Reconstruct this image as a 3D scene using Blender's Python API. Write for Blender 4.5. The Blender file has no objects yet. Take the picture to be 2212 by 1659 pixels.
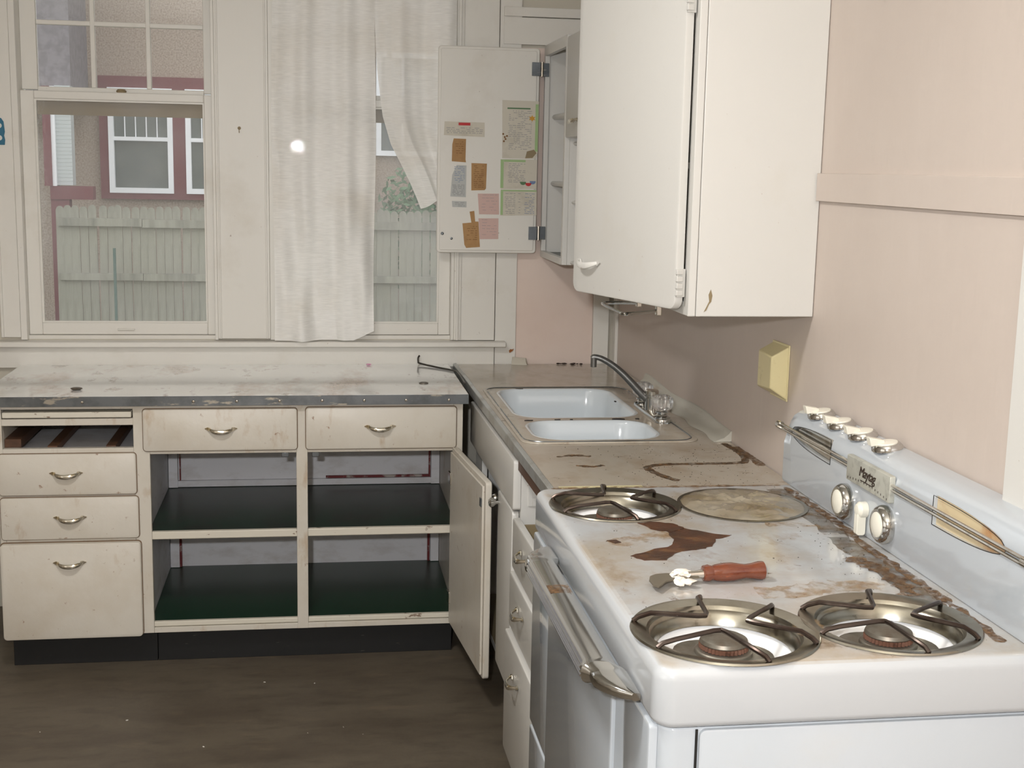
import bpy, bmesh, math, random
from mathutils import Vector, Matrix, noise
random.seed(7)
S = bpy.context.scene
COL = S.collection
PI = math.pi
R = math.radians

# ------------------------------------------------------------------ camera
cam_d = bpy.data.cameras.new('camera')
cam_d.sensor_fit = 'HORIZONTAL'; cam_d.sensor_width = 36
cam_d.lens = 36 * 2790.66 / 2212
cam_d.clip_start = 0.05; cam_d.clip_end = 200
cam = bpy.data.objects.new('camera', cam_d); COL.objects.link(cam)
YAW, PITCH, ROLL = R(8.711), R(-9.477), R(-1.169)
fw = Vector((math.sin(YAW)*math.cos(PITCH), math.cos(YAW)*math.cos(PITCH), math.sin(PITCH)))
rt = Vector((math.cos(YAW), -math.sin(YAW), 0)); up = rt.cross(fw)
rt2 = rt*math.cos(ROLL) - up*math.sin(ROLL); up2 = up*math.cos(ROLL) + rt*math.sin(ROLL)
M = Matrix((rt2, up2, -fw)).transposed().to_4x4()
M.translation = Vector((-1.132, -4.804, 1.643))
cam.matrix_world = M
S.camera = cam

# ------------------------------------------------------------------ world, lights, exposure
w = bpy.data.worlds.new('overcast_sky'); S.world = w; w.use_nodes = True
nt = w.node_tree; bg = nt.nodes['Background']
tc = nt.nodes.new('ShaderNodeTexCoord'); sx = nt.nodes.new('ShaderNodeSeparateXYZ')
cr = nt.nodes.new('ShaderNodeValToRGB')
nt.links.new(tc.outputs['Generated'], sx.inputs[0]); nt.links.new(sx.outputs['Z'], cr.inputs[0])
cr.color_ramp.elements[0].position = 0.0; cr.color_ramp.elements[0].color = (.72, .72, .70, 1)
cr.color_ramp.elements[1].position = 0.7; cr.color_ramp.elements[1].color = (.96, .98, 1.0, 1)
nt.links.new(cr.outputs[0], bg.inputs[0]); bg.inputs[1].default_value = 1.5

def lamp(name, kind, loc, power, color, **k):
    d = bpy.data.lights.new(name, kind); d.energy = power; d.color = color
    for a, b in k.items(): setattr(d, a, b)
    o = bpy.data.objects.new(name, d); o.location = loc; COL.objects.link(o); return o
# the photographer's flash, a hand above and left of the lens
lamp('camera_flash', 'POINT', (-1.27, -4.80, 1.77), 146, (.985, .99, 1.0), shadow_soft_size=.03)
# added fill lights, out of view: by the left wall and below the ceiling
o = lamp('side_fill_light', 'AREA', (-3.24, -4.7, 1.6), 1.5, (.90, .96, 1.0), shape='RECTANGLE', size=2.2, size_y=1.3)
o.rotation_euler = (R(90), 0, R(-90))
o = lamp('ceiling_fill_light', 'AREA', (-1.55, -2.6, 2.6), 24, (1.0, .985, .96), shape='DISK', size=.3)
S.view_settings.view_transform = 'Standard'; S.view_settings.look = 'None'
S.view_settings.exposure = 0.17; S.view_settings.gamma = 1.0; S.view_settings.use_curve_mapping = False
S.cycles.max_bounces = 8; S.cycles.transparent_max_bounces = 12

# ------------------------------------------------------------------ materials
def s2l(c):
    return tuple((x/12.92 if x <= .04045 else ((x+.055)/1.055)**2.4) for x in (v/255 for v in c)) + (1,)
def mat(name, col, rough=.5, metal=0, dirt=(), bump=None, spec=.5, coat=0, trans=0, settle=False):
    m = bpy.data.materials.new(name); m.use_nodes = True
    n = m.node_tree.nodes; l = m.node_tree.links; b = n['Principled BSDF']
    b.inputs['Roughness'].default_value = rough; b.inputs['Metallic'].default_value = metal
    b.inputs['Specular IOR Level'].default_value = spec
    b.inputs['Coat Weight'].default_value = coat; b.inputs['Coat Roughness'].default_value = .08
    b.inputs['Transmission Weight'].default_value = trans
    t = n.new('ShaderNodeTexCoord'); base = None
    prev = n.new('ShaderNodeRGB'); prev.outputs[0].default_value = s2l(col); prev = prev.outputs[0]
    for k, (dc, scale, lo, hi, amt, stretch) in enumerate(dirt):
        mp = n.new('ShaderNodeMapping'); mp.inputs['Scale'].default_value = stretch; mp.inputs['Location'].default_value = (k*3.1, k*1.7, k*2.3)
        l.new(t.outputs['Object'], mp.inputs[0])
        no = n.new('ShaderNodeTexNoise'); no.inputs['Scale'].default_value = scale; no.inputs['Detail'].default_value = 6; no.inputs['Roughness'].default_value = .62
        l.new(mp.outputs[0], no.inputs['Vector'])
        mr = n.new('ShaderNodeMapRange'); mr.inputs['From Min'].default_value = lo; mr.inputs['From Max'].default_value = hi; mr.inputs['To Max'].default_value = amt
        l.new(no.outputs['Fac'], mr.inputs[0])
        mx = n.new('ShaderNodeMix'); mx.data_type = 'RGBA'; fo_ = mr.outputs[0]
        if settle:    # soil that only settled on level tops
            ge = n.new('ShaderNodeNewGeometry'); sz = n.new('ShaderNodeSeparateXYZ'); m1 = n.new('ShaderNodeMapRange'); m1.inputs['From Min'].default_value = .8; m1.inputs['From Max'].default_value = .98
            m2 = n.new('ShaderNodeMath'); m2.operation = 'MULTIPLY'
            l.new(ge.outputs['Normal'], sz.inputs[0]); l.new(sz.outputs['Z'], m1.inputs[0]); l.new(m1.outputs[0], m2.inputs[0]); l.new(fo_, m2.inputs[1]); fo_ = m2.outputs[0]
        l.new(fo_, mx.inputs['Factor']); l.new(prev, mx.inputs['A']); mx.inputs['B'].default_value = s2l(dc)
        prev = mx.outputs['Result']
    l.new(prev, b.inputs['Base Color'])
    if bump:
        sc, st, stretch = bump
        mp = n.new('ShaderNodeMapping'); mp.inputs['Scale'].default_value = stretch; l.new(t.outputs['Object'], mp.inputs[0])
        no = n.new('ShaderNodeTexNoise'); no.inputs['Scale'].default_value = sc; no.inputs['Detail'].default_value = 4
        l.new(mp.outputs[0], no.inputs['Vector'])
        bp = n.new('ShaderNodeBump'); bp.inputs['Strength'].default_value = st; bp.inputs['Distance'].default_value = .004
        l.new(no.outputs['Fac'], bp.inputs['Height']); l.new(bp.outputs[0], b.inputs['Normal'])
    return m
I3 = (1, 1, 1)
BR = (92, 62, 34)
m_trim = mat('painted_trim', (224, 221, 214), .42, dirt=[((178, 164, 140), 3, .55, .8, .35, I3), ((120, 90, 60), 55, .70, .76, .7, I3)], bump=(30, .15, (1, 1, .2)))
m_cab = mat('painted_cabinet', (206, 200, 189), .38, dirt=[((176, 160, 134), 4, .48, .75, .4, I3), ((166, 134, 96), 16, .60, .72, .5, (1, 1, .4)), ((128, 84, 48), 38, .66, .73, .8, I3)], bump=(60, .12, I3))
m_edge = mat('chipped_edge_paint', (212, 206, 192), .5, dirt=[((110, 80, 56), 30, .63, .67, .85, (.5, 1, 1))])
m_cabw = mat('white_cabinet_enamel', (214, 212, 207), .35, dirt=[((200, 192, 176), 5, .58, .85, .3, I3), ((140, 100, 70), 60, .71, .76, .6, I3)], bump=(50, .08, I3))
m_pink = mat('pink_plaster', (202, 189, 179), .45, dirt=[((188, 174, 164), 1.6, .4, .75, .5, I3), ((210, 198, 189), 6, .55, .8, .35, (1, 1, .25))], bump=(16, .22, (1, 2.4, .3)))
m_pinkpanel = mat('pink_panel_paint', (226, 208, 197), .5, dirt=[((214, 188, 174), 3, .4, .7, .5, I3)], bump=(40, .1, I3))
m_wall = mat('grey_white_wall', (200, 194, 180), .6, bump=(25, .2, I3))
m_ceil = mat('ceiling_white', (215, 210, 198), .7, bump=(20, .2, I3))
m_floor = mat('worn_linoleum', (98, 89, 76), .5, dirt=[((76, 66, 56), 2.2, .40, .68, .75, (1, 2.5, 1)), ((60, 52, 44), 9, .50, .75, .5, (1, 3, 1)), ((132, 116, 94), 5, .58, .8, .4, (1, 3, 1)), ((205, 200, 190), 70, .745, .76, .9, I3)], bump=(30, .2, I3))
m_green = mat('green_shelf_paint', (24, 48, 34), .32, dirt=[((30, 30, 24), 5, .45, .62, .8, I3), ((84, 78, 60), 12, .60, .8, .3, I3), ((150, 140, 110), 80, .72, .75, .7, I3)])
m_green2 = mat('green_floor_paint', (18, 50, 33), .3, dirt=[((30, 50, 36), 4, .5, .7, .4, I3), ((150, 140, 110), 80, .74, .76, .7, I3)])
m_intr = mat('interior_bluish_white', (222, 222, 226), .5, dirt=[((160, 150, 138), 7, .5, .75, .5, (1, 1, 2)), ((110, 40, 40), 14, .70, .74, .8, (1, 1, 3))])
m_oldred = mat('old_red_paint', (110, 32, 34), .6, dirt=[((190, 184, 176), 20, .5, .6, .8, I3)])
m_black = mat('black_kick_paint', (15, 15, 16), .55, dirt=[((10, 10, 10), 6, .4, .6, .5, I3), ((150, 144, 130), 45, .68, .74, .6, (.3, 1, 2))])
m_wood = mat('brown_wood', (92, 62, 42), .5, dirt=[((50, 30, 20), 8, .45, .65, .8, (1, .1, 1)), ((130, 96, 70), 22, .6, .7, .4, (1, .1, 1))])
m_topA = mat('left_counter_laminate', (240, 241, 240), .15, dirt=[((158, 104, 52), 4.0, .54, .74, .85, (1, .55, 1)), ((112, 70, 32), 12, .59, .70, .85, (1, .5, 1)), ((70, 50, 34), 45, .70, .74, .8, I3)], coat=.8)
m_topB = mat('sink_counter_laminate', (184, 175, 161), .22, dirt=[((154, 134, 108), 5, .46, .72, .65, (1.6, 1, 1)), ((112, 80, 46), 13, .62, .74, .8, (1, 2, 1)), ((62, 46, 32), 60, .69, .73, .85, I3)], coat=.25)
m_stove = mat('white_porcelain_enamel', (186, 192, 198), .10, dirt=[((190, 186, 176), 5, .62, .85, .3, I3)], coat=.6)
m_ctop = mat('soiled_cooktop_enamel', (184, 187, 190), .14, dirt=[((166, 153, 134), 4.5, .40, .66, .85, (1, 1, 1)), ((138, 110, 74), 8, .54, .72, .7, (1.5, 1, 1)), ((96, 64, 36), 30, .67, .76, .8, I3), ((48, 36, 28), 95, .69, .72, .9, I3)], coat=.4, settle=True)
m_basin = mat('white_sink_porcelain', (212, 219, 224), .12, dirt=[((200, 196, 186), 6, .58, .8, .3, I3)], coat=.5)
m_chip = mat('exposed_iron_chip', (40, 32, 30), .6)
m_chrome = mat('worn_chrome', (214, 210, 202), .16, 1, dirt=[((150, 138, 112), 24, .52, .74, .7, I3)])
m_chromeb = mat('bright_chrome', (206, 206, 204), .10, 1, dirt=[((150, 146, 138), 10, .6, .8, .4, I3)])
m_steel = mat('dull_steel_edge', (140, 146, 152), .28, .9, dirt=[((84, 86, 88), 9, .45, .7, .7, (1, 1, 1)), ((214, 208, 196), 18, .60, .65, .9, (.5, 1, 2))])
m_spout = mat('grey_worn_spout', (118, 118, 116), .38, .8, dirt=[((90, 86, 80), 14, .5, .7, .6, I3)])
m_pan = mat('burner_pan_metal', (164, 160, 148), .24, 1, dirt=[((120, 108, 84), 9, .44, .70, .75, I3), ((60, 44, 28), 30, .62, .72, .7, I3)])
m_wire = mat('dark_grate_wire', (92, 82, 76), .32, .9, dirt=[((58, 42, 34), 14, .45, .65, .7, I3)])
m_burn = mat('burner_iron', (128, 124, 114), .45, .7, dirt=[((92, 70, 50), 16, .48, .7, .7, I3)])
m_rust = mat('rusty_ring', (112, 78, 62), .7, .3, dirt=[((60, 34, 22), 40, .5, .6, .7, I3)])
m_pit = mat('white_drip_tray', (244, 244, 244), .25, dirt=[((128, 88, 48), 12, .60, .72, .8, I3)], coat=.3)
m_knobw = mat('ivory_plastic', (236, 232, 218), .3)
m_dim = mat('scorched_lamp_panel', (214, 196, 160), .35, dirt=[((176, 108, 44), 7, .46, .66, .8, I3)])
m_dark = mat('dark_gap', (24, 22, 20), .8)
m_grime = mat('brown_grime', (128, 96, 62), .6, dirt=[((84, 56, 30), 60, .45, .6, .8, I3), ((160, 126, 84), 90, .6, .7, .6, I3)])
m_spill = mat('burnt_syrup', (84, 46, 24), .22, dirt=[((56, 30, 16), 14, .44, .56, .85, I3), ((128, 88, 46), 24, .52, .70, .7, I3)], coat=.5, bump=(120, .5, I3))
m_crumb = mat('dark_crumbs', (52, 38, 28), .8)
m_kwood = mat('varnished_red_wood', (112, 58, 36), .14, dirt=[((92, 30, 14), 22, .45, .65, .7, (1, 5, 5)), ((170, 86, 48), 50, .62, .7, .4, (1, 6, 6))], coat=.7)
m_blade = mat('dusty_blade', (120, 112, 98), .5, .5)
m_chalk = mat('white_putty', (236, 228, 216), .8, bump=(90, .6, I3))
m_yel = mat('yellowed_plastic', (222, 210, 164), .35, dirt=[((176, 160, 104), 24, .58, .7, .5, I3)])
m_brownp = mat('brown_paper', (176, 138, 94), .8, dirt=[((146, 110, 70), 16, .45, .7, .6, I3)])
m_white_p = mat('white_paper', (206, 200, 186), .7, dirt=[((180, 172, 156), 14, .5, .7, .5, I3)])
m_blue_p = mat('bluish_paper', (186, 188, 186), .7)
m_pinkp = mat('pink_notepaper', (206, 176, 168), .8)
m_red = mat('red_print', (188, 44, 48), .6)
m_gprint = mat('green_print', (158, 186, 132), .6)
m_gdark = mat('dark_green_print', (88, 122, 84), .6)
m_ink = mat('grey_ink', (142, 142, 144), .7)
m_inkb = mat('blue_ink', (116, 134, 168), .7)
m_inkbr = mat('brown_ink', (122, 84, 46), .7)
m_orange = mat('orange_print', (206, 150, 44), .6)
m_teal = mat('teal_plastic', (34, 104, 132), .5)
m_stucco = mat('pebbledash_stucco', (176, 162, 148), .9, dirt=[((134, 118, 108), 55, .42, .62, .75, I3), ((200, 188, 174), 70, .56, .70, .7, I3)])
m_stucco2 = mat('shaded_bay_stucco', (136, 132, 136), .9, dirt=[((112, 108, 112), 14, .42, .6, .7, I3)])  # same stucco, with the bay's shade mixed into a darker grey
m_plum = mat('plum_house_trim', (116, 66, 70), .7, dirt=[((98, 56, 62), 6, .5, .7, .4, I3)])
m_vinyl = mat('white_vinyl', (246, 248, 252), .4)
m_hglass = mat('dark_house_glass', (86, 96, 92), .12, dirt=[((120, 124, 118), 2, .45, .7, .6, I3)])
m_blind = mat('pale_slatted_blind', (190, 196, 196), .6)
m_fence = mat('weathered_fence_wood', (156, 155, 142), .85, dirt=[((118, 118, 108), 1.5, .42, .66, .8, (6, 6, .7)), ((178, 178, 162), 3, .58, .72, .6, (6, 6, .6)), ((120, 112, 98), 30, .66, .72, .5, I3)])
m_grass = mat('bare_ground', (110, 116, 92), .95)
m_leaf = mat('dull_green_leaves', (96, 128, 96), .7)
m_tan = mat('tan_storm_rail', (142, 126, 96), .6, dirt=[((132, 112, 78), 10, .45, .7, .6, (.4, 1, 1))])
m_caulk = mat('white_caulk_sheet', (196, 193, 182), .45, dirt=[((150, 118, 74), 7, .56, .74, .75, (1, .35, 3))])
m_blinkpink = mat('pink_petal', (226, 150, 190), .6)

m_pull = mat('chrome_pull_worn', (226, 222, 210), .14, .95, dirt=[((186, 168, 128), 60, .50, .60, .9, I3), ((90, 74, 50), 80, .62, .68, .8, I3)])
m_steel2 = mat('pale_steel_edge', (188, 190, 188), .42, .75, dirt=[((140, 132, 118), 8, .5, .72, .7, I3)])
m_seam = mat('brown_seam', (112, 90, 68), .8)
m_plate = mat('pale_metal_plate', (196, 196, 186), .4, .35, dirt=[((130, 128, 118), 40, .5, .7, .6, I3)])
# glass crystal for the tap handles
m_crystal = mat('clear_acrylic', (250, 250, 250), .04, trans=.85, spec=.8)
def glass(name, haze):
    m = bpy.data.materials.new(name); m.use_nodes = True; n = m.node_tree.nodes; l = m.node_tree.links
    n.remove(n['Principled BSDF']); out = n['Material Output']
    tr = n.new('ShaderNodeBsdfTransparent'); gl = n.new('ShaderNodeBsdfGlossy'); gl.inputs['Roughness'].default_value = .02
    df = n.new('ShaderNodeBsdfDiffuse'); df.inputs['Color'].default_value = (.8, .82, .86, 1)
    fr = n.new('ShaderNodeFresnel'); fr.inputs[0].default_value = 1.5
    no = n.new('ShaderNodeTexNoise'); no.inputs['Scale'].default_value = 5; no.inputs['Detail'].default_value = 8
    mr = n.new('ShaderNodeMapRange'); mr.inputs['From Min'].default_value = .3; mr.inputs['From Max'].default_value = .75
    mr.inputs['To Min'].default_value = haze*.6; mr.inputs['To Max'].default_value = haze*1.6
    t = n.new('ShaderNodeTexCoord'); l.new(t.outputs['Object'], no.inputs['Vector']); l.new(no.outputs['Fac'], mr.inputs[0])
    a = n.new('ShaderNodeMixShader'); b = n.new('ShaderNodeMixShader')
    l.new(mr.outputs[0], a.inputs[0]); l.new(tr.outputs[0], a.inputs[1]); l.new(df.outputs[0], a.inputs[2])
    nb = n.new('ShaderNodeTexNoise'); nb.inputs['Scale'].default_value = 40; nb.inputs['Detail'].default_value = 3; bp = n.new('ShaderNodeBump'); bp.inputs['Strength'].default_value = .035; bp.inputs['Distance'].default_value = .004
    l.new(t.outputs['Object'], nb.inputs['Vector']); l.new(nb.outputs['Fac'], bp.inputs['Height']); l.new(bp.outputs[0], gl.inputs['Normal'])
    l.new(fr.outputs[0], b.inputs[0]); l.new(a.outputs[0], b.inputs[1]); l.new(gl.outputs[0], b.inputs[2])
    l.new(b.outputs[0], out.inputs[0]); return m
m_glass = glass('dusty_window_glass', .085)
m_glassc = glass('dusty_window_glass_pale', .16)
def cloth(name, col, alpha):
    m = bpy.data.materials.new(name); m.use_nodes = True; n = m.node_tree.nodes; l = m.node_tree.links
    n.remove(n['Principled BSDF']); out = n['Material Output']
    tr = n.new('ShaderNodeBsdfTransparent'); df = n.new('ShaderNodeBsdfDiffuse'); tl = n.new('ShaderNodeBsdfTranslucent')
    t = n.new('ShaderNodeTexCoord')
    mp = n.new('ShaderNodeMapping'); mp.inputs['Scale'].default_value = (14, 14, 260); l.new(t.outputs['Object'], mp.inputs[0])
    no = n.new('ShaderNodeTexNoise'); no.inputs['Scale'].default_value = 2; no.inputs['Detail'].default_value = 5; l.new(mp.outputs[0], no.inputs['Vector'])
    n2 = n.new('ShaderNodeTexNoise'); n2.inputs['Scale'].default_value = 5; n2.inputs['Detail'].default_value = 5; l.new(t.outputs['Object'], n2.inputs['Vector'])
    r2 = n.new('ShaderNodeMapRange'); r2.inputs['From Min'].default_value = .5; r2.inputs['From Max'].default_value = .78; r2.inputs['To Max'].default_value = .25
    l.new(n2.outputs['Fac'], r2.inputs[0])
    mx = n.new('ShaderNodeMix'); mx.data_type = 'RGBA'; mx.inputs['A'].default_value = s2l(col); mx.inputs['B'].default_value = s2l((206, 186, 150))
    l.new(r2.outputs[0], mx.inputs['Factor'])
    l.new(mx.outputs['Result'], df.inputs[0]); l.new(mx.outputs['Result'], tl.inputs[0])
    mr = n.new('ShaderNodeMapRange'); mr.inputs['From Min'].default_value = .3; mr.inputs['From Max'].default_value = .7
    mr.inputs['To Min'].default_value = alpha-.08; mr.inputs['To Max'].default_value = alpha+.07; l.new(no.outputs['Fac'], mr.inputs[0])
    a = n.new('ShaderNodeMixShader'); a.inputs[0].default_value = .14; l.new(df.outputs[0], a.inputs[1]); l.new(tl.outputs[0], a.inputs[2])
    b = n.new('ShaderNodeMixShader'); l.new(mr.outputs[0], b.inputs[0]); l.new(tr.outputs[0], b.inputs[1]); l.new(a.outputs[0], b.inputs[2])
    l.new(b.outputs[0], out.inputs[0]); return m
m_cloth = cloth('sheer_white_curtain', (255, 254, 251), .90)
def film(name):
    m = bpy.data.materials.new(name); m.use_nodes = True; n = m.node_tree.nodes; l = m.node_tree.links
    b = n['Principled BSDF']; out = n['Material Output']; b.inputs['Roughness'].default_value = .12; b.inputs['Coat Weight'].default_value = .6
    t = n.new('ShaderNodeTexCoord'); no = n.new('ShaderNodeTexNoise'); no.inputs['Scale'].default_value = 9; no.inputs['Detail'].default_value = 6
    l.new(t.outputs['Object'], no.inputs['Vector']); cr = n.new('ShaderNodeValToRGB')
    cr.color_ramp.elements[0].position = .38; cr.color_ramp.elements[0].color = s2l((186, 176, 156))
    cr.color_ramp.elements[1].position = .66; cr.color_ramp.elements[1].color = s2l((134, 116, 84))
    l.new(no.outputs['Fac'], cr.inputs[0]); l.new(cr.outputs[0], b.inputs['Base Color'])
    tr = n.new('ShaderNodeBsdfTransparent'); mx = n.new('ShaderNodeMixShader'); mx.inputs[0].default_value = .72
    l.new(tr.outputs[0], mx.inputs[1]); l.new(b.outputs[0], mx.inputs[2]); l.new(mx.outputs[0], out.inputs[0]); return m
m_film = film('dirty_clear_film')

def patchy(m, scale, lo, hi, top=1):     # dried grime that breaks up toward bare enamel
    n = m.node_tree.nodes; l = m.node_tree.links; b = n['Principled BSDF']; t = n.new('ShaderNodeTexCoord')
    no = n.new('ShaderNodeTexNoise'); no.inputs['Scale'].default_value = scale; no.inputs['Detail'].default_value = 7; no.inputs['Roughness'].default_value = .7
    mr = n.new('ShaderNodeMapRange'); mr.inputs['From Min'].default_value = lo; mr.inputs['From Max'].default_value = hi; mr.inputs['To Max'].default_value = top
    l.new(t.outputs['Object'], no.inputs['Vector']); l.new(no.outputs['Fac'], mr.inputs[0]); l.new(mr.outputs[0], b.inputs['Alpha'])
patchy(m_grime, 55, .38, .64, .88)
m_smear = mat('pale_brown_smear', (172, 140, 98), .5, dirt=[((130, 94, 54), 50, .5, .65, .6, I3)]); patchy(m_smear, 30, .44, .72, .5)
# ------------------------------------------------------------------ mesh helpers
class MB:
    def __init__(s): s.bm = bmesh.new()
    def box(s, x0, x1, y0, y1, z0, z1):
        x0, x1 = sorted((x0, x1)); y0, y1 = sorted((y0, y1)); z0, z1 = sorted((z0, z1))
        v = [s.bm.verts.new(p) for p in ((x0,y0,z0),(x1,y0,z0),(x1,y1,z0),(x0,y1,z0),(x0,y0,z1),(x1,y0,z1),(x1,y1,z1),(x0,y1,z1))]
        for f in ((3,2,1,0),(4,5,6,7),(0,1,5,4),(1,2,6,5),(2,3,7,6),(3,0,4,7)): s.bm.faces.new([v[i] for i in f])
        return s
    def hexa(s, a, b):     # two quads (4 points each), joined
        va = [s.bm.verts.new(p) for p in a]; vb = [s.bm.verts.new(p) for p in b]
        s.bm.faces.new(va[::-1]); s.bm.faces.new(vb)
        for i in range(4): s.bm.faces.new((va[i], va[(i+1) % 4], vb[(i+1) % 4], vb[i]))
        return s
    def loops(s, Ls, cap0=True, cap1=True, closed=True):
        V = [[s.bm.verts.new(p) for p in L] for L in Ls]
        n = len(V[0])
        for a, b in zip(V, V[1:]):
            for i in range(n if closed else n-1): s.bm.faces.new((a[i], a[(i+1) % n], b[(i+1) % n], b[i]))
        if cap0: s.bm.faces.new(V[0][::-1])
        if cap1: s.bm.faces.new(V[-1])
        return s
    def prism(s, pts, axis, c0, c1):
        def P(a, b, c): return {'x': (c, a, b), 'y': (a, c, b), 'z': (a, b, c)}[axis]
        return s.loops([[P(a, b, c0) for a, b in pts], [P(a, b, c1) for a, b in pts]])
    def rr(s, axis, a0, a1, b0, b1, c0, c1, r=.01, seg=5, e=0):
        Ls = [(c0, 0), (c1, 0)] if not e else [(c0, 0), (c1 - math.copysign(e, c1-c0), 0), (c1 - math.copysign(e*.3, c1-c0), e*.3), (c1, e)]
        def P(a, b, c): return {'x': (c, a, b), 'y': (a, c, b), 'z': (a, b, c)}[axis]
        return s.loops([[P(a, b, c) for a, b in rrpts(a0+i, a1-i, b0+i, b1-i, max(r-i, .001), seg)] for c, i in Ls])
    def tube(s, pts, r, n=8, caps=True, flat=None):
        pts = [Vector(p) for p in pts]; rs = r if isinstance(r, (list, tuple)) else [r]*len(pts)
        Ls = []; up = None
        for i, p in enumerate(pts):
            t = (pts[min(i+1, len(pts)-1)] - pts[max(i-1, 0)]).normalized()
            if up is None: up = t.orthogonal().normalized() if flat is None else Vector(flat)
            a = (up - t*up.dot(t)).normalized(); b = t.cross(a); up = a
            ri = rs[i]; ra, rb = ri if isinstance(ri, tuple) else (ri, ri)
            Ls.append([p + a*math.cos(2*PI*k/n)*ra + b*math.sin(2*PI*k/n)*rb for k in range(n)])
        return s.loops(Ls, caps, caps)
    def lathe(s, prof, c=(0,0,0), axis='z', n=32, cap=True):
        c = Vector(c); Ls = []
        for r, h in prof:
            L = []
            for k in range(n):
                a = 2*PI*k/n; p = (math.cos(a)*r, math.sin(a)*r)
                L.append(c + Vector({'z': (p[0], p[1], h), 'x': (h, p[0], p[1]), 'y': (p[0], h, p[1])}[axis]))
            Ls.append(L)
        return s.loops(Ls, cap, cap)
    def build(s, name, m, parent=None, bevel=0, smooth=35, rel=None):
        bm = s.bm; bmesh.ops.recalc_face_normals(bm, faces=bm.faces)
        if rel is not None: bmesh.ops.translate(bm, verts=bm.verts, vec=-Vector(rel))
        me = bpy.data.meshes.new(name); bm.to_mesh(me); bm.free()
        o = bpy.data.objects.new(name, me); COL.objects.link(o)
        me.materials.append(m)
        if smooth:
            me.shade_smooth(); me.set_sharp_from_angle(angle=R(smooth))
        if bevel:
            b = o.modifiers.new('b', 'BEVEL'); b.width = bevel; b.segments = 2; b.limit_method = 'ANGLE'; b.angle_limit = R(40)
        if rel is not None: o.location = rel
        if parent: o.parent = parent; o.matrix_parent_inverse = Matrix()
        return o
def rrpts(a0, a1, b0, b1, r, seg=5):
    a0, a1 = sorted((a0, a1)); b0, b1 = sorted((b0, b1)); out = []
    for ca, cb, s0 in ((a1-r, b1-r, 0), (a0+r, b1-r, 90), (a0+r, b0+r, 180), (a1-r, b0+r, 270)):
        for k in range(seg+1):
            t = R(s0 + 90*k/seg); out.append((ca+r*math.cos(t), cb+r*math.sin(t)))
    return out
def tag(o, label, cat, group=None, kind=None):
    o['label'] = label; o['category'] = cat
    if group: o['group'] = group
    if kind: o['kind'] = kind
    return o
def thing(name, label, cat, loc=(0, 0, 0), rotz=0, group=None):
    o = bpy.data.objects.new(name, None); o.location = loc; o.rotation_euler = (0, 0, rotz); COL.objects.link(o)
    o.empty_display_size = .1
    return tag(o, label, cat, group)
def struct(o): o['kind'] = 'structure'; return o
def cut(o, cutters):
    for c in cutters:
        m = o.modifiers.new('c', 'BOOLEAN'); m.object = c; m.operation = 'DIFFERENCE'; m.solver = 'EXACT'
    bpy.context.view_layer.update()
    dg = bpy.context.evaluated_depsgraph_get()
    me = bpy.data.meshes.new_from_object(o.evaluated_get(dg)); o.modifiers.clear(); old = o.data; nm = old.name
    o.data = me; bpy.data.meshes.remove(old); me.name = nm
    me.shade_smooth(); me.set_sharp_from_angle(angle=R(35))
    for c in cutters: bpy.data.objects.remove(c)
def BX(name, m, parent, *b, bevel=0, smooth=35):
    mb = MB()
    for q in b: mb.box(*q)
    return mb.build(name, m, parent, bevel, smooth)

# ================================================================== SETTING
XL, YB, ZC = -3.3, -6.2, 2.75
struct(BX('floor', m_floor, None, (XL-.1, .12, YB-.1, .14, -.05, 0)))
struct(BX('ceiling', m_ceil, None, (XL-.1, .12, YB-.1, .14, ZC, ZC+.05)))
m_walld = mat('tan_far_wall', (150, 140, 126), .7, bump=(25, .2, I3))
struct(BX('wall_left', m_walld, None, (XL-.1, XL, YB-.1, .14, 0, ZC)))
struct(BX('wall_right', m_pink, None, (0, .12, YB-.1, .14, 0, ZC)))
struct(BX('wall_front', m_walld, None, (XL, 0, YB-.1, YB, 0, ZC)))
W1, W2, ZS, ZT = (-2.180, -1.487), (-1.300, -.622), 1.0, 2.62
struct(BX('wall_back', m_wall, None, (XL, 0, .02, .14, 0, ZS), (XL, 0, .02, .14, ZT, ZC), (XL, W1[0], .02, .14, ZS, ZT),
          (W1[1], W2[0], .02, .14, ZS, ZT), (W2[1], 0, .02, .14, ZS, ZT)))
# unseen window frame, added on the left wall to go with the fill
struct(BX('window_3', m_trim, None, (XL, XL+.03, -5.9, -3.5, .85, .93), (XL, XL+.03, -5.9, -3.5, 2.27, 2.35), (XL, XL+.03, -5.9, -5.82, .93, 2.27), (XL, XL+.03, -3.58, -3.5, .93, 2.27), (XL+.001, XL+.012, -5.82, -3.58, .93, 2.27)))

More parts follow.
